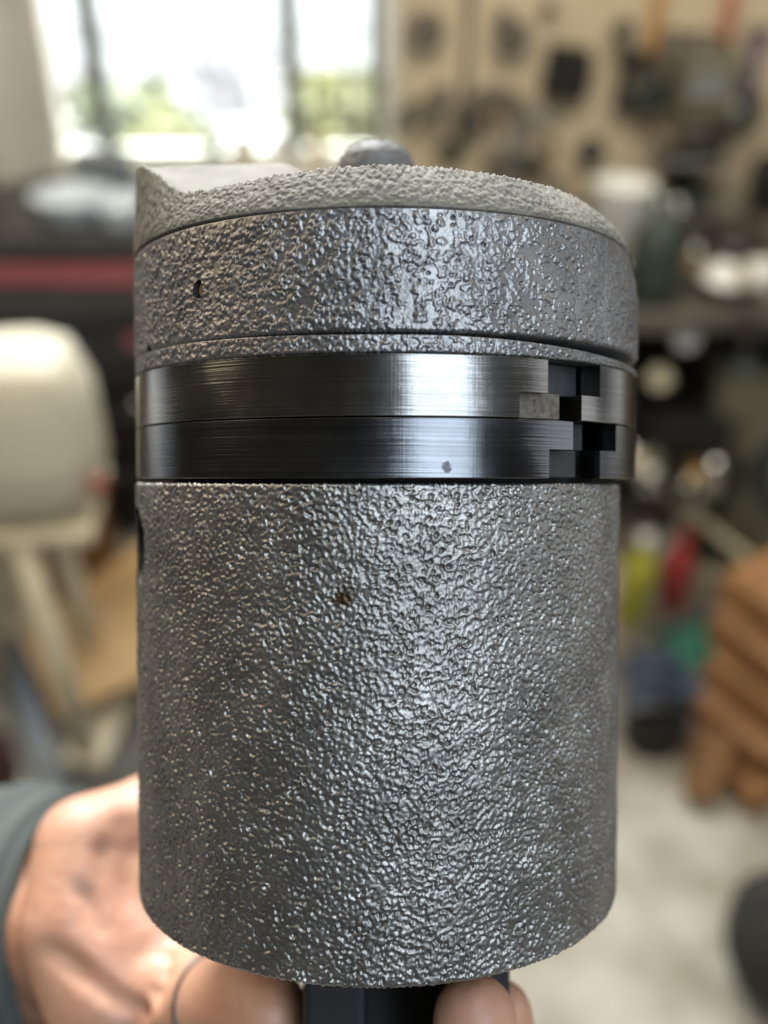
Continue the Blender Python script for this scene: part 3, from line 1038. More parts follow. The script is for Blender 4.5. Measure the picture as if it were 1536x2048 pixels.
# --- skirt
ph, nd = phis_for(50)
H0, H1 = -83.7, -0.35
nr = int((H1 - H0) / STEP)
hs = np.linspace(H0, H1, nr)
dr = hs[1] - hs[0]
dc = STEP
nz = bandnoise(nr, nd, dr, dc, 1.5, 0.42, 21)
nz2 = bandnoise(nr, nd, dr, dc, 6.0, 0.5, 22)
hm = 0.052 * np.minimum(nz, 0.5) + 0.008 * bandnoise(nr, nd, dr, dc, 0.55, 0.35, 23)
grain = np.zeros((nr, nd))
grain = stamp(grain, dr, dc, 7000, 0.34, 0.62, droplet, 33, 'max', np.clip(0.55 + 0.4 * bandnoise(nr, nd, dr, dc, 4.0, 0.5, 24), 0.1, 1))
hm += 0.42 * grain
hm = stamp(hm, dr, dc, 2600, 0.60, 1.0, ringpit, 34)
hm = stamp(hm, dr, dc, 9500, 0.36, 0.70, crater, 31)
hm = soften(hm, dr, dc, 0.09) * 1.22
hm += 0.022 * nz2
hm *= (0.35 + 0.65 * edge_fade(nr, dr, 0.6, 0.7))
disp = np.zeros((nr, len(ph)))
disp[:, :nd] = hm * np.clip((DENSE - np.abs(ph[:nd])) / R(6), 0, 1)[None, :]
# ragged lower and upper rims
ragn = bandnoise(8, nd, 1.0, dc, 1.6, 0.5, 77)[0]
rim = np.zeros(len(ph))
rim[:nd] = ragn * 0.09
Hm = np.repeat(hs[:, None], len(ph), axis=1)
Hm += rim[None, :] * np.exp(-(hs - H0) / 1.2)[:, None]
rim2 = np.zeros(len(ph))
rim2[:nd] = bandnoise(8, nd, 1.0, dc, 1.3, 0.5, 78)[0] * 0.08 - 0.1
Hm += rim2[None, :] * np.exp(-(H1 - hs) / 0.8)[:, None]
rad = 50.0 + disp
# slight rounding at the lower lip
rad -= 0.5 * np.clip(1 - (hs - H0) / 0.7, 0, 1)[:, None] ** 2
rad -= 0.35 * np.clip(1 - (H1 - hs) / 0.5, 0, 1)[:, None] ** 2
V = np.stack([rad * np.sin(ph)[None, :], -rad * np.cos(ph)[None, :], Hm], -1) * 1e-3
# wrist-pin bore opening on the left side
BF, BH, BR = R(-71), h_at(1092, 0.196) * 1000, 8.2
pm = (ph + math.pi) % (2 * math.pi) - math.pi
uu = (np.abs(pm - BF) * 50)[None, :]
inside = (uu / BR) ** 2 + ((Hm - BH) / BR) ** 2 < 1.0
nc = len(ph)
ii = inside
qin = ii[:-1, :] & ii[1:, :] & np.roll(ii, -1, 1)[:-1, :] & np.roll(ii, -1, 1)[1:, :]
Q = grid_quads(nr, nc, True, keep=~qin)
# inner wall + lower ring face
inn = np.stack([44.0 * np.sin(ph), -44.0 * np.cos(ph), np.full(nc, H0 + 0.2)], -1) * 1e-3
inn2 = inn.copy()
inn2[:, 2] = -0.030
top_in = np.stack([44.0 * np.sin(ph), -44.0 * np.cos(ph), np.full(nc, H1 - 0.4)], -1) * 1e-3
base = nr * nc
allv = np.vstack([V.reshape(-1, 3), inn, inn2, top_in])
j = np.arange(nc)
j2 = (j + 1) % nc
Q2 = np.stack([j2, j, base + j, base + j2], -1)
Q3 = np.stack([base + j2, base + j, base + nc + j, base + nc + j2], -1)
lastr = (nr - 1) * nc
Q4 = np.stack([lastr + j, lastr + j2, base + 2 * nc + j2, base + 2 * nc + j], -1)
skirt = link('skirt', np_mesh('skirt', allv, np.vstack([Q, Q2, Q3, Q4])), m_skirt, piston)
# bore tube and pin
bd = Vector((math.sin(BF), -math.cos(BF), 0))
bt = Vector((math.cos(BF), math.sin(BF), 0))
bz = Vector((0, 0, 1))
bmx = bmesh.new()
rings = []
for dep in (0.0503, 0.0495, 0.030):
    ring = []
    for k in range(40):
        t = 2 * math.pi * k / 40
        x, z = (BR + 0.1) * 1e-3 * math.cos(t), (BR + 0.1) * 1e-3 * math.sin(t)
        rr = math.sqrt(max(dep ** 2 - x ** 2, 0.0)) if dep > 0.04 else dep
        ring.append(bmx.verts.new(bd * (rr - 0.0006) + bt * x + bz * (z + BH * 1e-3)))
    rings.append(ring)
for r0, r1 in zip(rings, rings[1:]):
    for k in range(40):
        bmx.faces.new((r0[k], r0[(k + 1) % 40], r1[(k + 1) % 40], r1[k]))
bmx.faces.new(rings[-1])
bm_obj('pin_bore', bmx, m_inner, piston, True)

# core under the rings and groove
core = bmesh.new()
bm_lathe(core, [(0.0435, -0.0012), (0.0440, -0.0008), (0.0440, 0.0238), (0.046, 0.02384), (0.046, 0.0248), (0.030, 0.0249)], 96)
bm_obj('ring_groove_core', core, m_inner, piston, True, loc=(0.0012, 0.0012, 0))

# --- rings
RC = (0.0017, 0.0016)
RR = 0.0519


def steel_ring_material(name, spot=None, seed=0.0, k=(1, 1, 1)):
    m = bpy.data.materials.new(name)
    m.use_nodes = True
    nt = m.node_tree
    L = nt.links
    b = nt.nodes['Principled BSDF']
    b.inputs['Metallic'].default_value = 1.0
    tc = nt.nodes.new('ShaderNodeTexCoord')

    def nz(scale, sc, detail=2):
        mp = nt.nodes.new('ShaderNodeMapping')
        mp.inputs['Scale'].default_value = sc
        mp.inputs['Location'].default_value = (seed, seed * 2, seed * 3)
        L.new(tc.outputs['Object'], mp.inputs['Vector'])
        n = nt.nodes.new('ShaderNodeTexNoise')
        n.inputs['Scale'].default_value = scale
        n.inputs['Detail'].default_value = detail
        L.new(mp.outputs['Vector'], n.inputs['Vector'])
        return n
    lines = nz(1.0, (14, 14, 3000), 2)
    patches = nz(70.0, (1, 1, 1.0), 4)
    specks = nz(2300.0, (1, 1, 1), 1)
    scr = nz(1.0, (2600, 2600, 60), 1)
    amp = nt.nodes.new('ShaderNodeMapRange')
    amp.inputs['From Min'].default_value = 0.42
    amp.inputs['From Max'].default_value = 0.60
    amp.inputs['To Min'].default_value = 0.25
    amp.inputs['To Max'].default_value = 1.0
    L.new(patches.outputs['Fac'], amp.inputs['Value'])
    mul = nt.nodes.new('ShaderNodeMath')
    mul.operation = 'MULTIPLY'
    L.new(lines.outputs['Fac'], mul.inputs[0])
    L.new(amp.outputs['Result'], mul.inputs[1])
    add = nt.nodes.new('ShaderNodeMath')
    add.operation = 'MULTIPLY_ADD'
    add.inputs[1].default_value = 0.12
    L.new(scr.outputs['Fac'], add.inputs[0])
    L.new(mul.outputs[0], add.inputs[2])
    bp = nt.nodes.new('ShaderNodeBump')
    bp.inputs['Strength'].default_value = 0.55
    bp.inputs['Distance'].default_value = 0.00011
    L.new(add.outputs[0], bp.inputs['Height'])
    L.new(bp.outputs['Normal'], b.inputs['Normal'])
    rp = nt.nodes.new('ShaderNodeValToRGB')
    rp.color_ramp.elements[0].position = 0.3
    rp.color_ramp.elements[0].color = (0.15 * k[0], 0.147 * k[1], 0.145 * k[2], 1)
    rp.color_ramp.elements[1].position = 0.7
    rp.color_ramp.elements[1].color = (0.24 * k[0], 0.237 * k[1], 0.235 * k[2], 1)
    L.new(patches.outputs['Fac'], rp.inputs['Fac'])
    lr = nt.nodes.new('ShaderNodeMapRange')  # turning lines also put into the colour, so the reflected streaks show
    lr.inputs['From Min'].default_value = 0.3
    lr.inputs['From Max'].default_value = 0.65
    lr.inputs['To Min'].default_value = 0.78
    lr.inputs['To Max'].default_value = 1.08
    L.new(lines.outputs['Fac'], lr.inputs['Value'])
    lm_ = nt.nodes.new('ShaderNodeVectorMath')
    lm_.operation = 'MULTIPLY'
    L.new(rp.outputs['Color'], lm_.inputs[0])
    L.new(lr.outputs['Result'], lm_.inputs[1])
    sp = nt.nodes.new('ShaderNodeMapRange')
    sp.inputs['From Min'].default_value = 0.24
    sp.inputs['From Max'].default_value = 0.28
    L.new(specks.outputs['Fac'], sp.inputs['Value'])
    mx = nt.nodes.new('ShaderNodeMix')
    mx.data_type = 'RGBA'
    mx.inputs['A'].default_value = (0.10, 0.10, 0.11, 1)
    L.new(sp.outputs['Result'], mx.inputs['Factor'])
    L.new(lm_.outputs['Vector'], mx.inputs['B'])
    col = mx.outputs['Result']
    if spot:
        gm = nt.nodes.new('ShaderNodeVectorMath')
        gm.operation = 'DISTANCE'
        gm.inputs[1].default_value = spot
        L.new(tc.outputs['Object'], gm.inputs[0])
        wn = nz(1800.0, (1, 1, 1), 2)
        ad = nt.nodes.new('ShaderNodeMath')
        ad.operation = 'MULTIPLY_ADD'
        ad.inputs[1].default_value = 0.0016
        L.new(wn.outputs['Fac'], ad.inputs[0])
        L.new(gm.outputs['Value'], ad.inputs[2])
        mr = nt.nodes.new('ShaderNodeMapRange')
        mr.inputs['From Min'].default_value = 0.00175
        mr.inputs['From Max'].default_value = 0.0015
        L.new(ad.outputs[0], mr.inputs['Value'])
        m2 = nt.nodes.new('ShaderNodeMix')
        m2.data_type = 'RGBA'
        L.new(mr.outputs['Result'], m2.inputs['Factor'])
        L.new(col, m2.inputs['A'])
        m2.inputs['B'].default_value = (0.03, 0.03, 0.035, 1)
        col = m2.outputs['Result']
    L.new(col, b.inputs['Base Color'])
    rr_ = nt.nodes.new('ShaderNodeMapRange')
    rr_.inputs['To Min'].default_value = 0.13
    rr_.inputs['To Max'].default_value = 0.28
    L.new(patches.outputs['Fac'], rr_.inputs['Value'])
    L.new(rr_.outputs['Result'], b.inputs['Roughness'])
    return m


def ring_piece(verts, quads, f0, f1, h0, h1, ro, ri, ch=0.00014, ch0=True, ch1=True):
    n = max(8, int(abs(f1 - f0) / R(0.8)))
    fs = np.linspace(f0, f1, n)
    a0 = ch if ch0 else 0.0
    a1 = ch if ch1 else 0.0
    secs = [[(ri, h0), (ro - a0, h0)], [(ro - a0, h0), (ro, h0 + a0)], [(ro, h0 + a0), (ro, h1 - a1)],
            [(ro, h1 - a1), (ro - a1, h1)], [(ro - a1, h1), (ri, h1)], [(ri, h1), (ri, h0)]]
    for s in secs:
        if s[0] == s[1]:
            continue
        off = len(verts)
        for (r, h) in s:
            for f in fs:
                verts.append(cyl_pt(f, r, h, *RC))
        q = grid_quads(2, n, off=off)
        quads.extend(q.tolist())
    for f in (f0, f1):
        off = len(verts)
        prof = [(ri, h0), (ro - a0, h0 + 0.0), (ro, h0 + a0), (ro, h1 - a1), (ro - a1, h1), (ri, h1)]
        for (r, h) in prof:
            verts.append(cyl_pt(f, r, h, *RC))
        quads.append([off, off + 1, off + 4, off + 5])
        quads.append([off + 1, off + 2, off + 3, off + 4])


def make_ring(h0, h1, hm_, up_end, lo_end, up_start, lo_start, m, lab):
    verts, quads = [], []
    W = 2 * math.pi
    fe_u, fe_l = phi_at(up_end, *RC, RR), phi_at(lo_end, *RC, RR)
    fs_u, fs_l = phi_at(up_start, *RC, RR), phi_at(lo_start, *RC, RR)
    ring_piece(verts, quads, fs_u - W, fe_u, hm_, h1, RR, RR - 0.0042, ch0=False)
    ring_piece(verts, quads, fs_l - W, fe_l, h0, hm_, RR, RR - 0.0042, ch1=False)
    me = np_mesh('piston_ring', verts, quads)
    bmx = bmesh.new()
    bmx.from_mesh(me)
    bmesh.ops.recalc_face_normals(bmx, faces=bmx.faces)
    bmx.to_mesh(me)
    bmx.free()
    o = link('piston_ring', me, m, piston)
    o['label'] = lab
    return o


sf = phi_at(897, *RC, RR)
spot = cyl_pt(sf, RR, h_at(934, D + RC[1] - RR * math.cos(sf)), *RC)
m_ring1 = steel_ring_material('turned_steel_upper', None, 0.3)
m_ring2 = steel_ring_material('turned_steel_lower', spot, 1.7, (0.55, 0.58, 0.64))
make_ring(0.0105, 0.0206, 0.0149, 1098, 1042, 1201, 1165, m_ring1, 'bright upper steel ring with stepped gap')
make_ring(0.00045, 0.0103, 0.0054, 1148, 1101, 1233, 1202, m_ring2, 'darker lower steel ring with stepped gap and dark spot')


def liner(px0, px1, h0, h1, ro, m, name='gap_liner'):
    verts, quads = [], []
    f0, f1 = phi_at(px0, *RC, ro), phi_at(px1, *RC, ro)
    ring_piece(verts, quads, f0, f1, h0, h1, ro, 0.0442)
    o = link(name, np_mesh(name, verts, quads), m, piston)
    return o


liner(1000, 1120, 0.0106, 0.0150, 0.0500, m_innerbrown)
liner(1060, 1152, 0.0150, 0.0205, 0.0474, m_innergrey)
liner(1060, 1152, 0.0006, 0.0054, 0.0490, m_innergrey)
liner(1110, 1165, 0.0055, 0.0103, 0.0476, m_innergrey)

# --- head and crown share one offset centre
HC = (1.7, 1.6)
RH = 51.9


def rev_grid(name, ph, profR, profH, m, parent, extra_quads=None, keep=None):
    """profR/profH: (rows, cols) mm arrays"""
    nr_, nc_ = profR.shape
    V_ = np.stack([HC[0] + profR * np.sin(ph)[None, :], HC[1] - profR * np.cos(ph)[None, :], profH], -1) * 1e-3
    Q_ = grid_quads(nr_, nc_, True, keep=keep)
    o = link(name, np_mesh(name, V_.reshape(-1, 3), Q_), m, parent)
    return o


ph, nd = phis_for(52)
pm = (ph + math.pi) % (2 * math.pi) - math.pi
nc = len(ph)


def smooth(x, a, b):
    t = np.clip((x - a) / (b - a), 0, 1)
    return t * t * (3 - 2 * t)


# head side wall
HB, HT = 24.15, 43.8
nr = int((HT - HB) / STEP)
hs = np.linspace(HB, HT, nr)
dr = hs[1] - hs[0]
dens = np.clip(0.60 + 0.55 * bandnoise(nr, nd, dr, dc, 5.0, 0.5, 41), 0.08, 1)
drop = np.zeros((nr, nd))
drop = stamp(drop, dr, dc, 9000, 0.30, 0.62, droplet, 51, 'max', dens)
drop = stamp(drop, dr, dc, 900, 0.35, 0.6, crater, 52)
hm = drop + 0.016 * bandnoise(nr, nd, dr, dc, 1.2, 0.5, 42) + 0.03 * bandnoise(nr, nd, dr, dc, 9.0, 0.5, 43)
hm *= 0.15 + 0.85 * edge_fade(nr, dr, 0.4, 0.9)
disp = np.zeros((nr, nc))
disp[:, :nd] = hm
Hm = np.repeat(hs[:, None], nc, axis=1)
rb = np.zeros(nc)
rb[:nd] = bandnoise(8, nd, 1.0, dc, 1.2, 0.5, 79)[0] * 0.07
Hm += rb[None, :] * np.exp(-(hs - HB) / 0.8)[:, None]
radm = RH + disp
radm -= 1.5 * (smooth(pm, R(35), R(78)) * (pm < R(150)))[None, :] * (np.clip((hs - 33.5) / 10.3, 0, 1)[:, None] ** 2)
radm -= 0.3 * np.clip(1 - (hs - HB) / 0.5, 0, 1)[:, None] ** 2
# closing rows: under lip inward, top lip inward
low_in = np.full((1, nc), 45.0)
up_in = np.full((1, nc), 49.5)
profR = np.vstack([low_in, radm, up_in])
profH = np.vstack([np.full((1, nc), HB + 0.02), Hm, np.full((1, nc), HT + 0.01)])
HFc = (HC[0] * 1e-3, HC[1] * 1e-3)
holes = []
f1 = phi_at(403, *HFc, RH * 1e-3)
holes.append((f1, h_at(581, D + HFc[1] - RH * 1e-3 * math.cos(f1)) * 1000, 1.35, 1.75))
f2 = phi_at(302, *HFc, RH * 1e-3)
holes.append((f2, h_at(703, D + HFc[1] - RH * 1e-3 * math.cos(f2)) * 1000, 1.1, 1.5))
hole = np.zeros(profR.shape, bool)
for (f, h, rx, rz_) in holes:
    hole |= (((pm - f) * RH / rx)[None, :] ** 2 + ((profH - h) / rz_) ** 2) < 1.0
hr = np.roll(hole, -1, 1)
kq = ~(hole[:-1] & hole[1:] & hr[:-1] & hr[1:])
head = rev_grid('head', ph, profR, profH, m_head, piston, keep=kq)
m_pin = mat('brown_brass_pin', (0.20, 0.12, 0.06), 0.5, 0.5, vscale=500)
for idx, (f, h, rx, rz_) in enumerate(holes):
    bmx = bmesh.new()
    dvec = Vector((math.sin(f), -math.cos(f), 0))
    tvec = Vector((math.cos(f), math.sin(f), 0))
    cc = Vector((HFc[0], HFc[1], h * 1e-3))
    rgs = []
    for dep in (RH - 0.1, RH - 3.5):
        rgs.append([bmx.verts.new(cc + dvec * (dep * 1e-3) + tvec * ((rx + 0.12) * 1e-3 * math.cos(t)) + Vector((0, 0, (rz_ + 0.12) * 1e-3 * math.sin(t)))) for t in np.linspace(0, 2 * math.pi, 25)[:-1]])
    for k in range(24):
        bmx.faces.new((rgs[0][k], rgs[0][(k + 1) % 24], rgs[1][(k + 1) % 24], rgs[1][k]))
    bmx.faces.new(rgs[1])
    bm_obj('locating_hole', bmx, m_inner, piston, True)
    if idx == 0:
        bmx = bmesh.new()
        rgs = []
        for dep, s in ((RH - 3.4, 0.72), (RH - 0.75, 0.72), (RH - 0.55, 0.60)):
            rgs.append([bmx.verts.new(cc + tvec * 0.0002 + dvec * (dep * 1e-3) + tvec * (rx * s * 1e-3 * math.cos(t)) + Vector((0, 0, rz_ * s * 1e-3 * math.sin(t) - 0.0001))) for t in np.linspace(0, 2 * math.pi, 25)[:-1]])
        for r0, r1 in zip(rgs, rgs[1:]):
            for k in range(24):
                bmx.faces.new((r0[k], r0[(k + 1) % 24], r1[(k + 1) % 24], r1[k]))
        bmx.faces.new(rgs[-1])
        bm_obj('locating_pin', bmx, m_pin, piston, False)

# ring land: rough narrow band, its upper edge falls away towards the right
gap = 0.08 + 0.45 * smooth(pm, R(-45), R(0)) + 1.7 * smooth(pm, R(8), R(68))
LB, LT = 20.68, HB - gap
nrl = 18
tt = np.linspace(0, 1, nrl)[:, None]
Hl = LB + (LT - LB)[None, :] * tt
lm = np.zeros((nrl, nd))
lm = stamp(lm, 0.17, dc, 1100, 0.3, 0.55, droplet, 61, 'max')
lm += 0.03 * bandnoise(nrl, nd, 0.17, dc, 1.0, 0.5, 62)
lm *= 0.3 + 0.7 * (np.clip(tt / 0.15, 0, 1) * np.clip((1 - tt) / 0.15, 0, 1))
dl = np.zeros((nrl, nc))
dl[:, :nd] = lm
rl = np.full((nrl, nc), RH - 0.15) + dl
rl -= 0.25 * np.clip(1 - tt / 0.12, 0, 1) ** 2
rgl = np.zeros(nc)
rgl[:nd] = bandnoise(8, nd, 1.0, dc, 1.2, 0.5, 80)[0] * 0.06
Hl = Hl + rgl[None, :] * np.exp(-tt / 0.15)
profR = np.vstack([np.full((1, nc), 44.5), rl, np.full((1, nc), 44.5)])
profH = np.vstack([np.full((1, nc), LB + 0.02), Hl, (LT - 0.02)[None, :]])
rev_grid('ring_land', ph, profR, profH, m_head, piston)

# crown: chamfered band with raised left wall, deflector slope inside
kx = [-180, -135, -110, -92, -80, -70, -62, -57, -52, -47, -34, -18, 0, 25, 45, 60, 75, 90, 120, 180]
kh = [55.0, 60.0, 63.6, 63.6, 63.4, 61.6, 58.6, 56.6, 53.4, 51.4, 50.8, 51.3, 51.9, 51.6, 51.6, 51.8, 52.2, 52.2, 52.0, 55.0]
ki = [3.0, 2.0, 0.6, 0.4, 0.6, 1.2, 1.9, 2.2, 2.5, 2.8, 3.3, 3.8, 4.2, 4.9, 6.0, 7.4, 8.4, 8.6, 7.0, 3.0]
deg = np.degrees(pm)
htop = np.interp(deg, kx, kh)
inset = np.interp(deg, kx, ki)
# soften the piecewise line
ker = np.exp(-np.linspace(-2, 2, 61) ** 2)
ker /= ker.sum()
htop[:nd] = np.convolve(np.pad(htop[:nd], 30, 'edge'), ker, 'valid')
CB = 44.05
nb = 40
tt = np.linspace(0, 1, nb)[:, None]
gl = smooth(-pm, R(12), R(42))            # the groove under the band opens to the left
bandH = (CB + 0.35 * gl)[None, :] + (htop - CB - 0.35 * gl)[None, :] * tt
rgh = smooth(pm, R(30), R(75))[None, :]
prof_in = tt ** (1.35 + 0.5 * rgh)
win_ = 1.5 * smooth(pm, R(35), R(78)) * (pm < R(150))
bandR = RH + 0.06 - win_[None, :] - (inset - win_)[None, :] * prof_in
rimj = np.zeros(nc)
rimj[:nd] = bandnoise(8, nd, 1.0, dc, 1.5, 0.6, 81)[0] * 0.12
bandH = bandH + rimj[None, :] * tt ** 4
htop_s = htop.copy()
htop = htop + rimj
cm_ = np.zeros((nb, nd))
cm_ = stamp(cm_, 0.2, dc, 3000, 0.3, 0.65, droplet, 71, 'max') * 0.95
cm_ += 0.035 * bandnoise(nb, nd, 0.2, dc, 1.0, 0.45, 72)
cm_ *= 0.25 + 0.75 * np.clip(tt / 0.08, 0, 1)
dm = np.zeros((nb, nc))
dm[:, :nd] = cm_
bandR = bandR + dm
# top surface inside the band
nin = 56
sv = np.linspace(0, 1, nin)[1:, None]
rt = (RH + 0.06 - inset)[None, :]
rin = rt * (1 - sv) + 0.02
xx = rin * np.sin(pm)[None, :]
yy = -rin * np.cos(pm)[None, :]
ridge = smooth(yy, -37, -7) * (1 - smooth(yy, 16, 40) * 0.6)
wall_l = 1 - smooth(xx, -22, 0)
Hin = 49.0 + 14.6 * ridge * wall_l + 1.5 * (1 - (rin / 52) ** 2)
blend = np.clip(1 - (1 - rin / rt) * 52 / 7.0, 0, 1) ** 1.5
inH = Hin * (1 - blend) + htop_s[None, :] * blend + rimj[None, :] * blend ** 8
in_disp = np.zeros_like(inH)
in_disp += 0.02 * np.sin(xx * 0.55 + 1.3 * np.sin(yy * 0.4)) * np.cos(yy * 0.6) * (rin > 4)
first = np.full((1, nc), 49.6)
profR = np.vstack([first, bandR, rin])
profH = np.vstack([(CB + 0.35 * gl)[None, :] - 0.0, bandH, inH + in_disp])
crown = rev_grid('crown', ph, profR, profH, m_crown, piston)

# boss on the crown, behind the rim
bmx = bmesh.new()
bs = [(8.6, 49), (8.6, 66), (8.5, 69), (8.0, 71.0), (7.0, 72.4), (5.4, 73.4), (3.0, 73.9), (0.05, 74.0)]
rngb = np.random.default_rng(4)
segb = 72
rows = []
prof = []
for (r0, z0), (r1, z1) in zip(bs, bs[1:]):
    for k in range(5):
        t = k / 5
        prof.append((r0 + (r1 - r0) * t, z0 + (z1 - z0) * t))
prof.append(bs[-1])
bn = 1.1 * bandnoise(len(prof), segb, 0.8, 0.75, 2.4, 0.5, 90)
for i, (r, z) in enumerate(prof):
    rows.append([bmx.verts.new(((r + 0.13 * bn[i, k] * (1 if r > 1 else 0)) * math.cos(2 * math.pi * k / segb) * 1e-3,
                                (r + 0.13 * bn[i, k] * (1 if r > 1 else 0)) * math.sin(2 * math.pi * k / segb) * 1e-3,
                                (z + 0.12 * bn[i, (k * 7) % segb]) * 1e-3)) for k in range(segb)])
for r0, r1 in zip(rows, rows[1:]):
    for k in range(segb):
        bmx.faces.new((r0[k], r0[(k + 1) % segb], r1[(k + 1) % segb], r1[k]))
bmx.faces.new(rows[-1])
boss = bm_obj('crown_boss', bmx, m_boss, piston, True, loc=(-0.0005, 0.010, 0))

# connecting rod below, dark
bmx = bmesh.new()
bm_box(bmx, (-0.0085, -0.006, -0.105), (0.0125, 0.026, 0.13), 0.0015)
bm_box(bmx, (0.0200, -0.006, -0.105), (0.0125, 0.026, 0.13), 0.0015)
bm_box(bmx, (0.00575, 0.002, -0.105), (0.0175, 0.008, 0.128), 0.0)
bm_obj('connecting_rod', bmx, mat('dark_rod_iron', (0.03, 0.03, 0.034), 0.55, 0.5, bump=0.3, bscale=900, bdist=0.0003), piston)

# ================================================================== THE HAND
m_skin = bpy.data.materials.new('skin')
m_skin.use_nodes = True
nt = m_skin.node_tree
b = nt.nodes['Principled BSDF']
tcn = nt.nodes.new('ShaderNodeTexCoord')
n1 = nt.nodes.new('ShaderNodeTexNoise')
n1.inputs['Scale'].default_value = 45
n1.inputs['Detail'].default_value = 4
nt.links.new(tcn.outputs['Object'], n1.inputs['Vector'])
rp = nt.nodes.new('ShaderNodeValToRGB')
rp.color_ramp.elements[0].position = 0.32
rp.color_ramp.elements[1].position = 0.68
rp.color_ramp.elements[0].color = (0.37, 0.18, 0.115, 1)
rp.color_ramp.elements[1].color = (0.46, 0.26, 0.175, 1)
nt.links.new(n1.outputs['Fac'], rp.inputs['Fac'])
nt.links.new(rp.outputs['Color'], b.inputs['Base Color'])
b.inputs['Roughness'].default_value = 0.5
b.inputs['Subsurface Weight'].default_value = 0.25
b.inputs['Subsurface Radius'].default_value = (1.0, 0.35, 0.2)
b.inputs['Subsurface Scale'].default_value = 0.004
n2 = nt.nodes.new('ShaderNodeTexNoise')
n2.inputs['Scale'].default_value = 300
n2.inputs['Detail'].default_value = 5
nt.links.new(tcn.outputs['Object'], n2.inputs['Vector'])
bp = nt.nodes.new('ShaderNodeBump')
bp.inputs['Strength'].default_value = 0.4
bp.inputs['Distance'].default_value = 0.0008
nt.links.new(n2.outputs['Fac'], bp.inputs['Height'])
nt.links.new(bp.outputs['Normal'], b.inputs['Normal'])

wrist = atd(150, 1850, 0.275)
person = empty('person', wrist)
tag(person, 'bare hand reaching from a grey green sleeve, holding the piston rod from below', 'person')


def hp(px, py, mm):
    return atd(px, py, mm * 1e-3) - wrist


def capsule(bm, p0, r0, p1, r1, seg=20):
    p0, p1 = Vector(p0), Vector(p1)
    d = p1 - p0
    L_ = d.length
    ax = d.normalized()
    u = ax.orthogonal().normalized()
    w = ax.cross(u)
    prof = []
    for k in range(7):
        t = -math.pi / 2 + k / 6 * math.pi / 2
        prof.append((r0 * math.cos(t), r0 * math.sin(t)))
    for k in range(7):
        t = k / 6 * math.pi / 2
        prof.append((r1 * math.cos(t), L_ + r1 * math.sin(t)))
    rows = []
    for (r, z) in prof:
        r = max(r, 1e-5)
        rows.append([bm.verts.new(p0 + ax * z + (u * math.cos(2 * math.pi * k / seg) + w * math.sin(2 * math.pi * k / seg)) * r) for k in range(seg)])
    for a_, b_ in zip(rows, rows[1:]):
        for k in range(seg):
            bm.faces.new((a_[k], a_[(k + 1) % seg], b_[(k + 1) % seg], b_[k]))
    bm.faces.new(rows[0][::-1])
    bm.faces.new(rows[-1])


def chain(bm, pts):
    for (p0, r0), (p1, r1) in zip(pts, pts[1:]):
        capsule(bm, p0, r0 * 1e-3, p1, r1 * 1e-3)


hb = bmesh.new()
# thumb side of the palm, thumb passing up behind the piston
chain(hb, [(hp(235, 1985, 246), 18), (hp(160, 1850, 250), 15.5), (hp(168, 1690, 258), 13), (hp(262, 1668, 268), 14), (hp(370, 1600, 276), 12), (hp(470, 1480, 277), 10.5), (hp(540, 1380, 277), 9)])
# palm
chain(hb, [(hp(180, 1730, 262), 15), (hp(320, 1830, 262), 18), (hp(420, 1960, 258), 17)])
chain(hb, [(hp(210, 1830, 258), 17), (hp(330, 1960, 250), 17), (hp(470, 2110, 246), 14)])
chain(hb, [(hp(235, 1985, 248), 17), (hp(330, 2080, 246), 17), (hp(430, 2180, 246), 14)])
# forearm into the sleeve
chain(hb, [(hp(200, 1850, 268), 18), (hp(140, 1865, 292), 24), (hp(-60, 1890, 310), 28)])
# finger that wears the band
chain(hb, [(hp(330, 1985, 243), 13), (hp(425, 2005, 228), 10.8), (hp(500, 2012, 217), 10.4), (hp(540, 2025, 210), 8.8)])
# two fingers reaching to the right, tips turned up behind the skirt rim
chain(hb, [(hp(430, 2150, 246), 12), (hp(700, 2230, 240), 11), (hp(950, 2230, 200), 10.5), (hp(950, 2100, 180), 8.4), (hp(950, 2035, 177), 7.8)])
chain(hb, [(hp(440, 2100, 250), 12), (hp(720, 2200, 256), 11), (hp(1030, 2190, 220), 9.5), (hp(1008, 2070, 204), 7.0), (hp(1005, 2020, 201), 6.2)])
# little finger, below the frame
chain(hb, [(hp(380, 2170, 244), 11), (hp(520, 2210, 228), 9), (hp(620, 2190, 214), 7.8)])
me = bpy.data.meshes.new('hand_raw')
bmesh.ops.recalc_face_normals(hb, faces=hb.faces)
hb.to_mesh(me)
hb.free()
tmp = link('hand_raw', me)
md = tmp.modifiers.new('r', 'REMESH')
md.mode = 'VOXEL'
md.voxel_size = 0.0014
ms = tmp.modifiers.new('s', 'SMOOTH')
ms.factor = 0.6
ms.iterations = 9
dg = bpy.context.evaluated_depsgraph_get()
me2 = bpy.data.meshes.new_from_object(tmp.evaluated_get(dg))
bpy.data.objects.remove(tmp)
# palm creases and tendons: shallow folds along lines on the hand
nv = len(me2.vertices)
co = np.zeros(nv * 3, np.float32)
no = np.zeros(nv * 3, np.float32)
me2.vertices.foreach_get('co', co)
me2.vertices.foreach_get('normal', no)
co = co.reshape(-1, 3)
no = no.reshape(-1, 3)


def crease(pts, depth, width):
    global co
    P_ = np.array([[*p] for p in pts])
    dmin = np.full(nv, 1e9)
    for s0, s1 in zip(P_, P_[1:]):
        dv = s1 - s0
        t = np.clip(((co - s0) @ dv) / (dv @ dv), 0, 1)
        dd = np.linalg.norm(co - (s0 + t[:, None] * dv), axis=1)
        dmin = np.minimum(dmin, dd)
    co = co - no * (depth * np.exp(-(dmin / width) ** 2))[:, None]


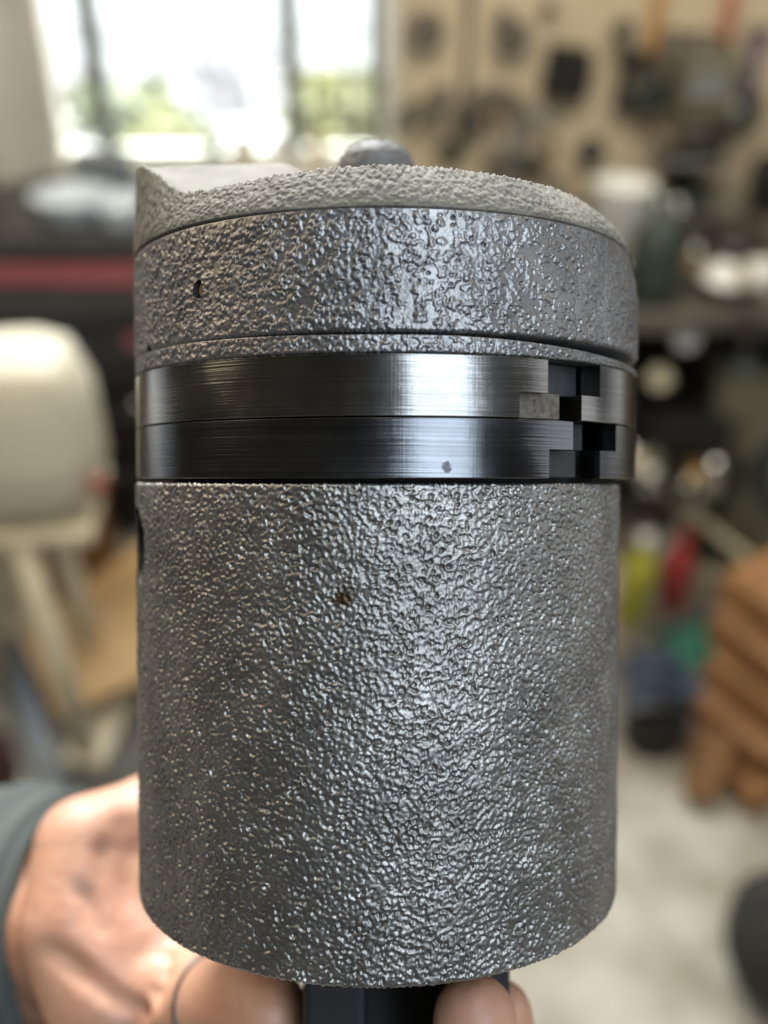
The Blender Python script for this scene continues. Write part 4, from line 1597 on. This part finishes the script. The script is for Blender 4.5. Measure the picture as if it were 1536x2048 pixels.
crease([hp(215, 1700, 246), hp(235, 1800, 238), hp(290, 1900, 232), hp(360, 2000, 228)], 0.0030, 0.0032)
crease([hp(165, 1830, 234), hp(220, 1900, 230), hp(300, 1985, 228), hp(400, 2060, 228)], 0.0028, 0.0028)
crease([hp(110, 1900, 236), hp(180, 1960, 230), hp(280, 2030, 228)], 0.0024, 0.0024)
crease([hp(255, 1650, 252), hp(268, 1740, 246)], 0.0016, 0.004)
crease([hp(330, 1900, 236), hp(375, 1960, 232), hp(395, 2040, 228)], 0.0022, 0.0022)
crease([hp(130, 1760, 246), hp(170, 1790, 240), hp(205, 1850, 236)], 0.0018, 0.0022)
crease([hp(300, 2000, 232), hp(330, 2060, 230)], 0.0016, 0.002)
crease([hp(250, 1800, 240), hp(280, 1860, 238)], -0.0015, 0.004)
me2.vertices.foreach_set('co', co.ravel().astype(np.float32))
me2.polygons.foreach_set('use_smooth', np.ones(len(me2.polygons), bool))
me2.update()
me2.name = 'hand'
me2.materials.clear()
hand = link('hand', me2, m_skin, person)

# finger band
bc = hp(432, 2006, 227.5)
bdir = (hp(500, 2012, 217) - hp(425, 2005, 228)).normalized()
bmx = bmesh.new()
bm_lathe(bmx, [(0.0100, -0.0008), (0.0113, -0.0007), (0.0115, 0), (0.0113, 0.0007), (0.0100, 0.0008), (0.0100, -0.0008)], 48, cap=False)
band = bm_obj('finger_band', bmx, mat('silver_band', (0.10, 0.10, 0.10), 0.35, 1.0), person, True)
band.matrix_local = Matrix.Translation(bc) @ bdir.to_track_quat('Z', 'Y').to_matrix().to_4x4()
band['label'] = 'thin silver ring on the finger'

# sleeve
bmx = bmesh.new()
pts = [hp(175, 1870, 306), hp(150, 1875, 308), hp(60, 1885, 310), hp(-60, 1900, 314), hp(-220, 1925, 320), hp(-420, 1950, 330)]
rr_ = [0.040, 0.0450, 0.0480, 0.051, 0.053, 0.055]
seg = 48
ax = (pts[-1] - pts[0]).normalized()
u = Vector((0, 0, 1))
u = (u - ax * u.dot(ax)).normalized()
w = ax.cross(u)
rows = []
NR = 40
for i in range(NR):
    t = i / (NR - 1) * (len(pts) - 1)
    k = min(int(t), len(pts) - 2)
    f = t - k
    pc = pts[k].lerp(pts[k + 1], f)
    r0 = rr_[k] * (1 - f) + rr_[k + 1] * f
    row = []
    for j_ in range(seg):
        an = 2 * math.pi * j_ / seg
        fold = 0.0016 * math.sin(i * 0.9 + 2.2 * math.sin(an)) + 0.0008 * math.sin(3 * an + i * 0.4)
        row.append(bmx.verts.new(pc + (u * math.cos(an) + w * math.sin(an)) * (r0 + fold)))
    rows.append(row)
for r0, r1 in zip(rows, rows[1:]):
    for k in range(seg):
        bmx.faces.new((r0[k], r0[(k + 1) % seg], r1[(k + 1) % seg], r1[k]))
bm_obj('sleeve', bmx, mat('grey_green_cloth', (0.045, 0.056, 0.054), 0.9, bump=0.5, bscale=900, bdist=0.0006, var=0.1), person, True)
